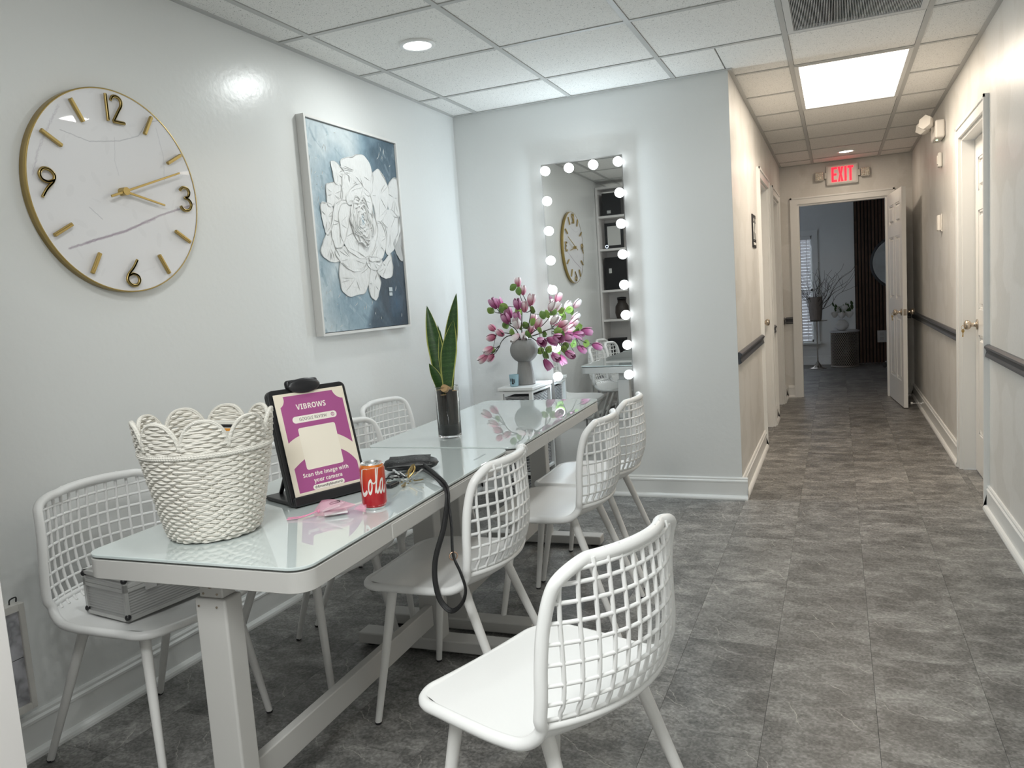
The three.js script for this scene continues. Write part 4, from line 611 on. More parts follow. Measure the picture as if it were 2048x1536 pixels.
const BLOOMS=[[0.009,0.613,0.047,0],[0.048,0.563,0.073,0],[0.101,0.504,0.085,0],[0.025,0.485,0.117,1],[0.051,0.467,0.073,0],[-0.129,0.497,0.113,1],[-0.177,0.491,-0.084,1],[-0.078,0.437,0.012,1],[-0.055,0.406,0.118,1],[-0.007,0.407,0.053,1],[0.008,0.372,0.108,2],[0.049,0.391,-0.065,0],[0.109,0.362,0.013,0],[0.042,0.327,-0.036,0],[0.019,0.29,0.03,2],[-0.039,0.28,0.036,2],[-0.241,0.348,-0.087,0],[-0.231,0.288,-0.042,0],[-0.164,0.317,-0.029,0],[-0.187,0.221,0.112,0],[-0.242,0.169,0.078,0],[-0.25,0.162,-0.055,0],[0.226,0.46,0.085,2],[0.206,0.453,-0.059,2],[0.222,0.378,0.046,2],[0.241,0.346,-0.062,0],[0.227,0.313,-0.09,0],[0.151,0.259,0.102,1],[0.172,0.25,-0.044,1],[0.258,0.266,-0.043,1],[0.265,0.278,0.126,1],[0.234,0.166,0.102,1],[0.137,0.111,-0.026,1],[0.331,0.179,0.122,1]];
const LEAVES=[[0.083,0.444,0.029],[-0.086,0.475,0.059],[-0.128,0.358,-0.045],[0.113,0.375,0.117],[0.009,0.352,0.062],[0.156,0.324,0.123],[0.174,0.412,0.107],[0.152,0.413,-0.024],[0.197,0.421,-0.011],[0.086,0.194,-0.053],[0.115,0.167,-0.058],[0.13,0.198,-0.076],[0.237,0.294,-0.024],[0.238,0.313,0.043],[0.234,0.216,-0.089],[0.275,0.204,0.059],[0.131,0.297,-0.016],[-0.214,0.213,-0.022],[0.028,0.558,0.09],[0.038,0.476,0.016],[0.014,0.352,-0.021],[-0.061,0.315,0.016],[-0.098,0.461,0.065],[-0.049,0.437,-0.077],[0.084,0.306,0.125],[0.219,0.427,-0.085],[-0.012,0.582,0.075],[-0.156,0.455,0.096]];
const STEMS=[[[-0.005,0.266,0.0],[-0.004,0.332,0.003],[0.007,0.442,0.007],[0.012,0.497,0.01],[0.003,0.533,0.013],[-0.005,0.591,0.017]],[[-0.016,0.266,-0.0],[-0.049,0.333,-0.01],[-0.105,0.371,-0.02],[-0.128,0.418,-0.03],[-0.193,0.444,-0.04]],[[-0.022,0.261,0.0],[-0.053,0.297,0.012],[-0.098,0.292,0.023],[-0.129,0.263,0.035],[-0.146,0.224,0.047],[-0.197,0.191,0.058]],[[-0.022,0.266,-0.0],[-0.071,0.301,-0.005],[-0.111,0.313,-0.01],[-0.181,0.311,-0.015]],[[0.005,0.265,-0.0],[0.058,0.308,-0.012],[0.121,0.349,-0.024],[0.162,0.392,-0.036],[0.193,0.44,-0.048]],[[0.016,0.265,0.0],[0.053,0.282,0.02],[0.107,0.254,0.04],[0.154,0.219,0.06],[0.183,0.155,0.08]],[[0.017,0.27,0.0],[0.096,0.297,0.004],[0.205,0.322,0.008],[0.232,0.227,0.012],[0.266,0.166,0.016]],[[0.005,0.265,0.0],[0.04,0.31,0.01],[0.053,0.37,0.02],[0.073,0.439,0.03],[0.063,0.48,0.04]]];
const STRAP=[[-1.173,0.739,-2.02],[-1.106,0.736,-1.96],[-1.044,0.726,-1.9],[-1.032,0.707,-1.882],[-1.033,0.622,-1.85],[-1.037,0.533,-1.815],[-1.034,0.474,-1.8],[-1.018,0.423,-1.795],[-0.987,0.4,-1.793],[-0.953,0.425,-1.793],[-0.939,0.464,-1.793],[-0.954,0.509,-1.8],[-0.977,0.55,-1.81],[-0.992,0.627,-1.84],[-1.011,0.689,-1.87],[-1.026,0.721,-1.885],[-1.083,0.742,-1.94],[-1.173,0.749,-2.03]];
// ================================================================ WOVEN BASKET
{
  const o = thing('woven_basket', 'cream rope basket with a scalloped rim on the near glass table', 'basket', [-1.405, TY + 0.001, -1.405]);
  const rope = std([0.86, 0.83, 0.76], 0.85, { bumpMap: (() => { const n = 128; return dataTex(n, (x, y) => 0.5 + 0.5 * Math.sin((x * 3 + y * 2) / n * Math.PI * 2 * 2), false); })(), bumpScale: 0.0012 });
  const ropeB = std([0.78, 0.74, 0.66], 0.85);
  const rad = (y) => { const k = [[0, 0.094], [0.012, 0.104], [0.05, 0.114], [0.10, 0.125], [0.15, 0.136], [0.20, 0.145], [0.23, 0.149], [0.30, 0.157]]; for (let i = 0; i < k.length - 1; i++) if (y <= k[i + 1][0]) { const t = (y - k[i][0]) / (k[i + 1][0] - k[i][0]); return k[i][1] + (k[i + 1][1] - k[i][1]) * t; } return 0.157; };
  const NW = 26, step = 0.0078, rimY = 0.212, NS = 9, seg = NW * 8, TAU = Math.PI * 2;
  const pt = (a, y, j) => { const r = rad(y) + 0.0025 * Math.sin(a * NW + (j % 2) * Math.PI) + 0.0008 * Math.sin(a * 37 + j * 3); return V(Math.cos(a) * r, y + 0.0011 * Math.sin(a * 11 + j * 1.7), Math.sin(a) * r); };
  const rows = []; let j = 0;
  for (let y = 0.006; y < rimY - 0.004; y += step, j++) { const p = []; for (let i = 0; i < seg; i++) p.push(pt(i / seg * TAU, y, j)); rows.push(tube(p, 0.0043, 6, true)); }
  mesh('woven_wall', rows, rope, o);
  const st = []; for (let k = 0; k < NW * 2; k++) { const a = (k + 0.5) / (NW * 2) * TAU, p = []; for (let i = 0; i <= 10; i++) { const y = 0.004 + (rimY - 0.006) * i / 10, r = rad(y) - 0.001; p.push(V(Math.cos(a) * r, y, Math.sin(a) * r)); } st.push(tube(p, 0.0026, 5)); } mesh('stakes', st, ropeB, o);
  const braid = []; for (let i = 0; i < 150; i++) { const a = i / 150 * TAU, r = rad(rimY) + 0.004; const g = sph(0.0062, 0, 0, 0, 8, 6); g.scale(0.75, 1.2, 0.9); g.rotateX(0.6); g.rotateY(-a); g.translate(Math.cos(a) * r, rimY, Math.sin(a) * r); braid.push(g); } mesh('rim_braid', braid, rope, o);
  mesh('base', lathe([[0, 0.003], [0.09, 0.003], [0.094, 0.006], [0.09, 0.012], [0, 0.012]], 40), ropeB, o);
  for (let s = 0; s < NS; s++) {
    const a0 = s / NS * TAU + 0.12, half = TAU / NS / 2, g = [], hgt = (d) => 0.072 * Math.pow(Math.max(0, 1 - Math.pow(Math.abs(d) / half, 2.4)), 0.55) + 0.006; let jj = 0;
    for (let y = rimY + 0.008; y < rimY + 0.076; y += step, jj++) { const p = []; for (let i = -30; i <= 30; i++) { const d = i / 30 * half * 0.99; if (hgt(d) + rimY > y + 0.002) p.push(pt(a0 + d, y, jj)); } if (p.length > 4) g.push(tube(p, 0.0043, 6)); }
    const e = []; for (let i = -24; i <= 24; i++) { const d = i / 24 * half * 0.985, y = rimY + hgt(d); const r = rad(y); e.push(V(Math.cos(a0 + d) * r, y, Math.sin(a0 + d) * r)); }
    const sc = mesh('scallop', g, rope, o); const path = spline(e, 60), ed = path.map((p, i) => { const q = sph(0.0056, 0, 0, 0, 7, 5); q.scale(1.0, 0.8, 1.25); q.rotateZ(0.7); q.translate(p.x, p.y, p.z); return q; }); mesh('edge_braid', ed, rope, sc);
  }
  const b = thing('printed_carton', 'small carton with orange and black bands leaning inside the rope basket', 'box', [-1.395, TY + 0.02, -1.43], 0.76);
  const cg = [rb(0.085, 0.248, 0.03, 0.001, 0, 0.124, 0, 1)]; const cm = canvasTex(256, 512, (c, w, h) => { c.fillStyle = '#d9d7cf'; c.fillRect(0, 0, w, h); c.fillStyle = '#15171b'; c.fillRect(0, 14, w, 16); c.fillStyle = '#d9923a'; c.fillRect(0, 34, w, 14); c.fillStyle = '#8f8d86'; for (let i = 0; i < 12; i++) c.fillRect(20, 130 + i * 22, 120 + (i * 53) % 90, 6); });
  const ca = mesh('carton', cg, std([1, 1, 1], 0.5, { map: cm }), b); b.rotation.z = -0.13;
}
// ================================================================ PINK SIGN ON ITS STAND
{
  const o = thing('sign_stand', 'black tabletop clip stand holding the pink review sheet', 'sign stand', [-1.297, TY + 0.001, -1.727], 1.187), tl = 0.251;
  const tilt = (g) => g.rotateX(-tl).translate(0, 0.025, 0), W = 0.218, Hs = 0.282;
  mesh('board', tilt(extr(rrect(0.238, 0.315, 0.014, 0, 0.136), 0.014, 0.003, 2).translate(0, 0, -0.021)), black, o);
  mesh('rear_shell', tilt(extr(rrect(0.21, 0.28, 0.03, 0, 0.13), 0.012, 0.006, 2).translate(0, 0, -0.042)), black, o);
  mesh('clip', tilt(merge([(() => { const g = sph(0.05, 0, 0, 0, 28, 18); g.scale(1.0, 0.42, 0.26); g.translate(-0.012, 0.298, 0.004); return g; })(), rb(0.10, 0.026, 0.02, 0.009, -0.012, 0.306, -0.008)])), black, o);
  mesh('lower_lip', tilt(merge([rb(0.236, 0.026, 0.016, 0.005, 0, -0.011, 0.001)])), black, o);
  mesh('base_plate', [rb(0.225, 0.010, 0.17, 0.004, 0, 0.0055, -0.085), rb(0.22, 0.012, 0.03, 0.005, 0, 0.007, -0.01)], black, o);
  mesh('rear_strut', [rod([-0.07, 0.012, -0.15], [-0.07, 0.15, -0.065], 0.006), rod([0.07, 0.012, -0.15], [0.07, 0.15, -0.065], 0.006)], black, o);
  const p = thing('review_sheet', 'pink and cream printed review sheet clipped to the black stand', 'sheet', [-1.297, TY + 0.001, -1.727], 1.187);
  const tex = canvasTex(880, 1138, (c, w, h) => {
    c.fillStyle = '#ece2d0'; c.fillRect(0, 0, w, h);
    c.fillStyle = '#a9558d'; c.beginPath(); c.rect(58, 32, w - 90, h - 70); c.fill();
    c.fillStyle = '#ece2d0'; c.beginPath(); c.arc(w - 20, 10, 130, 0, 7); c.fill(); c.beginPath(); c.arc(20, 60, 95, 0, 7); c.fill();
    c.save(); c.beginPath(); c.rect(0, 0, w, h); c.clip(); c.beginPath(); c.moveTo(0, 590); c.bezierCurveTo(200, 400, 640, 420, w, 700); c.lineTo(w, 960); c.bezierCurveTo(760, 640, 420, 560, 0, 870); c.fill(); c.restore();
    c.textAlign = 'center'; c.fillStyle = '#f4efe4'; c.font = 'bold 84px sans-serif'; c.fillText('VIBROWS', 430, 196);
    const pill = (x, y, W, H) => { c.beginPath(); c.moveTo(x + H / 2, y); c.lineTo(x + W - H / 2, y); c.arc(x + W - H / 2, y + H / 2, H / 2, -Math.PI / 2, Math.PI / 2); c.lineTo(x + H / 2, y + H); c.arc(x + H / 2, y + H / 2, H / 2, Math.PI / 2, Math.PI * 1.5); c.fill(); };
    pill(165, 268, 560, 76); c.fillStyle = '#3a2f33'; c.font = '46px sans-serif'; c.fillText('GOOGLE REVIEW', 420, 322); c.strokeStyle = '#a9558d'; c.lineWidth = 7; c.beginPath(); c.arc(672, 306, 19, 0, 7); c.stroke(); c.font = 'bold 28px sans-serif'; c.fillStyle = '#a9558d'; c.fillText('G', 672, 316);
    c.fillStyle = '#f1e9d9'; const R = 26, x = 205, y = 400, S = 470; c.beginPath(); c.moveTo(x + R, y); c.arcTo(x + S, y, x + S, y + S, R); c.arcTo(x + S, y + S, x, y + S, R); c.arcTo(x, y + S, x, y, R); c.arcTo(x, y, x + S, y, R); c.fill();
    c.fillStyle = '#f4efe4'; c.font = 'bold 60px sans-serif'; c.fillText('Scan the image with', 430, 945); c.fillText('your camera', 440, 1018); pill(230, 1045, 400, 54); c.fillStyle = '#3a2f33'; c.font = 'bold 38px sans-serif'; c.fillText('@BrowsByMasterVi', 430, 1085);
  });
  const g = new THREE.BoxGeometry(W, Hs, 0.0014); g.translate(0, Hs / 2, 0); const side = std([0.82, 0.77, 0.68], 0.6); 
  const front = new THREE.PlaneGeometry(W, Hs).translate(0, Hs / 2, 0.0009);
  mesh('paper', tilt(g.translate(0, 0, 0.0008)), side, p); mesh('print', tilt(front.translate(0, 0, 0.0009)), phy([1, 1, 1], 0.35, { map: tex }), p);
}
// ================================================================ SODA CAN
{
  const o = thing('soda_can', 'orange and red soda can with white script lettering', 'can', [-1.116, TY + 0.0005, -1.664]), S = 0.0325;
  const lab = canvasTex(1024, 512, (c, w, h) => {
    const g = c.createLinearGradient(0, 0, 0, h); g.addColorStop(0, '#d9781c'); g.addColorStop(0.2, '#d8701d'); g.addColorStop(0.55, '#c01c22'); g.addColorStop(0.62, '#b30d1e'); g.addColorStop(1, '#a90b1d'); c.fillStyle = g; c.fillRect(0, 0, w, h);
    for (const X of [0, 512]) {
      c.strokeStyle = '#f2eee8'; c.lineCap = 'round'; c.lineJoin = 'round';
      const s = (wd, ...a) => { const f = (x) => X + (x - 240) * 1.28 + 240, h2 = (y) => (y - 200) * 1.2 + 205; c.lineWidth = wd * 1.2; c.beginPath(); c.moveTo(f(a[0]), h2(a[1])); for (let i = 2; i < a.length; i += 6) c.bezierCurveTo(f(a[i]), h2(a[i + 1]), f(a[i + 2]), h2(a[i + 3]), f(a[i + 4]), h2(a[i + 5])); c.stroke(); };
      s(17, 190, 150, 175, 118, 140, 140, 118, 200, 100, 262, 118, 292, 172, 262); s(7, 190, 150, 210, 118, 280, 128, 330, 118, 360, 110, 385, 92, 400, 84);   // C and its long swash
      s(13, 222, 216, 196, 214, 184, 262, 206, 268, 232, 264, 240, 220, 222, 214); s(6, 238, 224, 252, 232, 262, 226, 270, 218);                                  // o
      s(13, 262, 262, 286, 210, 322, 120, 300, 116, 284, 118, 268, 232, 276, 262, 286, 270, 296, 258, 304, 248);                                                    // l
      s(13, 350, 216, 318, 206, 298, 262, 318, 268, 336, 264, 348, 236, 352, 216); s(12, 352, 216, 344, 246, 346, 268, 360, 268, 372, 264, 380, 252, 384, 244);    // a
      c.fillStyle = '#f0d9d0'; c.font = 'bold 20px sans-serif'; c.fillText('12 FL OZ', X + 290, 420); c.fillText('(355 mL)', X + 290, 444); c.font = '13px sans-serif'; c.fillText('NATURALLY FLAVORED', X + 100, 440); c.lineWidth = 4; c.strokeRect(X + 388, 392, 48, 62); c.font = 'bold 26px sans-serif'; c.fillText('140', X + 390, 432);
      c.font = 'bold 22px sans-serif'; c.fillText('ORANGE VANILLA', X + 118, 92);
    }
  });
  const body = lathe([[0.0275, 0.006], [S, 0.016], [S, 0.106], [0.0285, 0.1165]], 64); body.rotateY(2.22); mesh('printed_wall', body, phy([1, 1, 1], 0.25, { map: lab, metalness: 0.35, clearcoat: 0.6, clearcoatRoughness: 0.1 }), o);
  const al = std([0.80, 0.80, 0.80], 0.22, { metalness: 1 });
  mesh('base', lathe([[0, 0.006], [0.02, 0.004], [0.0235, 0], [0.0255, 0], [0.0278, 0.0062]], 48), al, o); mesh('lid', lathe([[0.0286, 0.1165], [0.0278, 0.1195], [0.0268, 0.1198], [0.0255, 0.117], [0.024, 0.1155], [0, 0.1155]], 48), al, o);
  mesh('pull_tab', [rb(0.012, 0.0012, 0.022, 0.0005, 0.002, 0.1168, -0.003, 1)], al, o);
}
// ================================================================ PURSE WITH STRAP, KEYS, PINK POUCH
{
  const o = thing('black_purse', 'small black leather purse whose long strap dangles off the table', 'purse', [0, 0, 0]);
  const lm = phy([0.012, 0.012, 0.013], 0.42, { bumpMap: peel, bumpScale: 0.001 });
  const body = surf((u, v) => { const a = u * Math.PI * 2, t = v * 2 - 1, r = Math.pow(1 - Math.pow(Math.abs(t), 3.2), 0.42); return V(t * 0.088, Math.max(0, 0.021 + 0.021 * r * Math.sin(a) * (1 + 0.12 * Math.sin(t * 5))), 0.046 * r * Math.cos(a)); }, 24, 22); body.rotateY(0.42); body.translate(-1.245, TY + 0.001, -2.075); mesh('pouch', body, lm, o);
  mesh('flap', (() => { const g = surf((u, v) => V((u - 0.5) * 0.13, 0.044 - 0.028 * v * v, -0.02 + v * 0.065 + 0.004 * Math.sin(u * 8)), 14, 8); g.rotateY(0.42); g.translate(-1.245, TY + 0.001, -2.072); return g; })(), lm, o);
  mesh('zip', (() => { const g = tube(spline([[-0.07, 0.024, 0.047], [0, 0.026, 0.049], [0.07, 0.024, 0.046]], 20), 0.0016, 5); g.rotateY(0.42); g.translate(-1.245, TY, -2.075); return g; })(), std([0.10, 0.10, 0.10], 0.4, { metalness: 1 }), o);
  const pts = spline(STRAP.map(([x, y, z]) => V(y < 0.722 && y > 0.6 ? Math.max(x, -1.020) : x, Math.max(y, x < -1.04 && y > 0.6 ? TY + 0.006 : 0), z)), 150);
  mesh('strap', tube(pts, 0.0078, 8, false, 0.42), lm, o);
  const rg = new THREE.TorusGeometry(0.011, 0.0018, 8, 24); rg.rotateY(0.7); rg.translate(-0.977, 0.55, -1.81); mesh('strap_ring', rg, std([0.75, 0.5, 0.36], 0.25, { metalness: 1 }), o);
  const k = thing('key_bunch', 'bunch of brass and steel keys on a ring beside the soda can', 'keys', [-1.172, TY + 0.0005, -1.918]);
  const st = std([0.55, 0.55, 0.54], 0.3, { metalness: 1 });
  mesh('ring', new THREE.TorusGeometry(0.016, 0.0014, 8, 28).rotateX(QP - 0.25).translate(0, 0.010, 0), st, k);
  const kk = (m, a, l, lift) => { const sh = new THREE.Shape(); sh.absarc(0, 0, 0.0115, 0, 7); const hl = new THREE.Path(); hl.absarc(0, -0.005, 0.0032, 0, 7, true); sh.holes.push(hl); const g = merge([extr(sh, 0.002, 0.0003, 1), bx(0.0075, l, 0.0022, 0, 0.010 + l / 2, 0.001), bx(0.004, 0.005, 0.0022, 0.0045, 0.008 + l * 0.9, 0.001), bx(0.004, 0.005, 0.0022, 0.0045, 0.006 + l * 0.6, 0.001)]); g.translate(0, 0.018, 0); g.rotateX(QP - lift); g.rotateY(a); g.translate(0, 0.0035 + lift * 0.008, 0); mesh('key', g, m, k); };
  const br2 = std([0.42, 0.33, 0.16], 0.35, { metalness: 1 });
  kk(br2, 0.35, 0.032, 0.05); kk(st, 0.95, 0.03, 0.3); kk(br2, 1.6, 0.028, 0.15); kk(st, -0.4, 0.032, 0.4); kk(br2, -0.95, 0.028, 0.1); kk(st, 2.3, 0.030, 0.5); kk(st, -1.7, 0.026, 0.6); kk(br2, 3.0, 0.028, 0.75);
  mesh('fob', [rb(0.022, 0.012, 0.05, 0.005, -0.02, 0.0065, 0.045)], black, k); mesh('clasp', tube(spline([[0.0, 0.012, -0.012], [0.012, 0.03, -0.03], [0.002, 0.042, -0.045], [-0.008, 0.03, -0.035], [0.0, 0.014, -0.014]], 24), 0.003, 7), brass, k); for (let i = 0; i < 7; i++) mesh('tassel', tube(spline([[-0.01, 0.012, -0.02], [-0.03 - i * 0.004, 0.02 + 0.006 * Math.sin(i * 2), -0.03 + i * 0.009], [-0.05 - 0.003 * i, 0.006, -0.04 + i * 0.014]], 10), 0.0024, 5), i % 2 ? st : black, k);
  const p = thing('gift_pouch', 'small pink sheer gift pouch holding white cards', 'pouch', [-1.188, TY + 0.0005, -1.585], 0.5);
  const card = phy([0.80, 0.78, 0.78], 0.5); mesh('card', rb(0.058, 0.004, 0.042, 0.001, 0.004, 0.0075, 0, 1).rotateY(0.2), card, p); const c2 = rb(0.05, 0.004, 0.036, 0.001, 0, 0, 0, 1); c2.rotateZ(0.3); c2.rotateY(-0.3); c2.translate(0.0, 0.020, -0.004); mesh('card', c2, card, p); mesh('clip', tube(spline([[-0.008, 0.031, 0], [0.016, 0.036, 0.002], [0.018, 0.035, 0.008], [-0.006, 0.030, 0.008]], 20, true), 0.001, 5, true), black, p);
  const or = new THREE.MeshPhysicalMaterial({ color: new THREE.Color().setRGB(0.92, 0.42, 0.58), roughness: 0.5, transparent: true, opacity: 0.32, side: THREE.DoubleSide });
  mesh('sheer_bag', surf((u, v) => { const a = u * 6.2832, r = Math.sin(Math.min(1, v * 1.25) * 1.57) * (v > 0.8 ? 1 - (v - 0.8) * 3.6 : 1) + 0.05, f = 1 + 0.08 * Math.sin(a * 5 + v * 9); return V(0.055 - v * 0.105, 0.021 + 0.0205 * r * Math.sin(a) * f * (1 - 0.2 * v) - (v > 0.8 ? (v - 0.8) * 0.06 : 0), 0.033 * r * Math.cos(a) * f); }, 36, 24), or, p);
  mesh('sheer_ruffle', surf((u, v) => V(0.052 + v * 0.03, 0.008 + 0.006 * v * Math.sin(u * 20) + 0.004, (u - 0.5) * (0.03 + 0.05 * v)), 24, 5), or, p);
  const rib = phy([0.85, 0.30, 0.47], 0.4); for (const d of [0, 1]) mesh('ribbon', tube(spline([[-0.04, 0.014, 0], [-0.075, 0.006, 0.006 + d * 0.01], [-0.115, 0.003, 0.002 + d * 0.014]], 20), 0.0026, 6, false, 0.35), rib, p); mesh('ribbon_knot', sph(0.0045, -0.038, 0.013, 0, 10, 8), rib, p);
}
// ================================================================ SNAKE PLANT
{
  const o = thing('snake_plant', 'upright snake plant in a bark-filled clear glass cylinder', 'plant', [-1.395, TY + 0.001, -2.635]);
  const R = 0.0455, Hh = 0.198;
  mesh('glass_cylinder', lathe([[0, 0], [R - 0.004, 0], [R, 0.004], [R, Hh - 0.002], [R - 0.001, Hh], [R - 0.0025, Hh - 0.001], [R - 0.003, 0.009], [0, 0.008]], 48), new THREE.MeshPhysicalMaterial({ color: 0xffffff, roughness: 0.02, transmission: 1, thickness: 0.003, ior: 1.45 }), o);
  const bark = dataTex(256, (() => { const f = fbm(256, 6, 5), q = fbm(256, 30, 3); return (x, y) => { const v = 0.35 + f(x * 3, y * 0.7) * 0.8 + (q(x, y) - 0.5) * 0.5; return [0.17 * v + 0.02, 0.135 * v + 0.018, 0.105 * v + 0.014]; }; })()), bm = std([1, 1, 1], 0.9, { map: bark, bumpMap: bark, bumpScale: 0.003 }), end = std([0.46, 0.30, 0.15], 0.8);
  for (let i = 0; i < 9; i++) { const a = i / 8 * 6.2832, r = i === 8 ? 0 : 0.029, h = 0.178 + 0.012 * Math.sin(i * 2.3); const s = mesh('bark_stick', tube(spline([[Math.cos(a) * r, 0.035, Math.sin(a) * r], [Math.cos(a) * r + 0.001, h * 0.6, Math.sin(a) * r], [Math.cos(a) * r, h, Math.sin(a) * r]], 10), 0.0118, 9), bm, o); mesh('cut_end', new THREE.CylinderGeometry(0.0112, 0.0118, 0.002, 16).translate(Math.cos(a) * r, h + 0.001, Math.sin(a) * r), end, s); }
  const st2 = mesh('cut_log', new THREE.CylinderGeometry(0.0145, 0.0145, 0.03, 18).rotateX(QP - 0.35).translate(0.012, 0.190, 0.030), [bm, end, end][1], o);
  mesh('soil', lathe([[0, 0.0095], [R - 0.0045, 0.0095], [R - 0.0045, 0.05], [0.02, 0.056], [0, 0.05]], 32), std([0.085, 0.08, 0.03], 0.95, { map: bark }), o);
  for (let i = 0; i < 8; i++) mesh('pebble', (() => { const g = new THREE.IcosahedronGeometry(0.008, 1); g.scale(1.2, 0.8, 1); g.translate(Math.cos(i * 0.8) * 0.03, 0.06 + 0.004 * (i % 2), Math.sin(i * 0.8) * 0.03); return g; })(), std([0.16, 0.14, 0.05], 0.9), o);
  const leafTex = canvasTex(128, 512, (c, w, h) => {
    c.fillStyle = '#2c4a22'; c.fillRect(0, 0, w, h);
    for (let y = 0; y < h; y += 3) { const k = 0.5 + 0.5 * Math.sin(y * 0.21 + 2 * Math.sin(y * 0.05)); for (let x = 0; x < w; x += 6) if (rnd() < 0.85) { c.fillStyle = `rgba(${70 + 20 * rnd()},${104 + 26 * rnd()},${58},${0.34 * k * rnd()})`; c.fillRect(x, y + rr(-4, 4), rr(6, 20), rr(2, 5)); } }
    c.fillStyle = '#b4b765'; c.fillRect(0, 0, 9, h); c.fillRect(w - 9, 0, 9, h);
  });
  const lm = phy([1, 1, 1], 0.38, { map: leafTex, side: THREE.DoubleSide });
  const leaf = (bx_, bz, h, w, lean, leanZ, face, tw) => { const g = surf((u, v) => { const s = (u - 0.5) * 2, ww = w * (0.42 + 0.58 * Math.sin(Math.min(1, v / 0.62) * 1.57)) * (v < 0.55 ? 1 : Math.pow(Math.max(0, 1 - Math.pow((v - 0.55) / 0.45, 1.7)), 0.9)), c = face + tw * v, cup = 0.35 * ww * s * s; return V(bx_ + lean * v * v + Math.cos(c) * s * ww - Math.sin(c) * cup, v * h, bz + leanZ * v * v + Math.sin(c) * s * ww + Math.cos(c) * cup); }, 10, 30); g.translate(0, 0.165, 0); mesh('leaf', g, lm, o); };
  leaf(-0.020, 0.006, 0.345, 0.030, -0.040, -0.01, -0.5, 0.3); leaf(0.012, -0.012, 0.385, 0.026, 0.055, 0.0, -0.2, -0.4); leaf(0.010, 0.012, 0.285, 0.032, 0.058, 0.02, -0.9, 0.4); leaf(-0.003, 0.0, 0.25, 0.017, -0.006, 0.0, -0.4, 0.5); leaf(-0.022, 0.018, 0.125, 0.022, -0.028, 0.015, -1.1, 0.2); leaf(-0.006, -0.01, 0.27, 0.014, -0.022, -0.01, -0.3, 0.2);
}
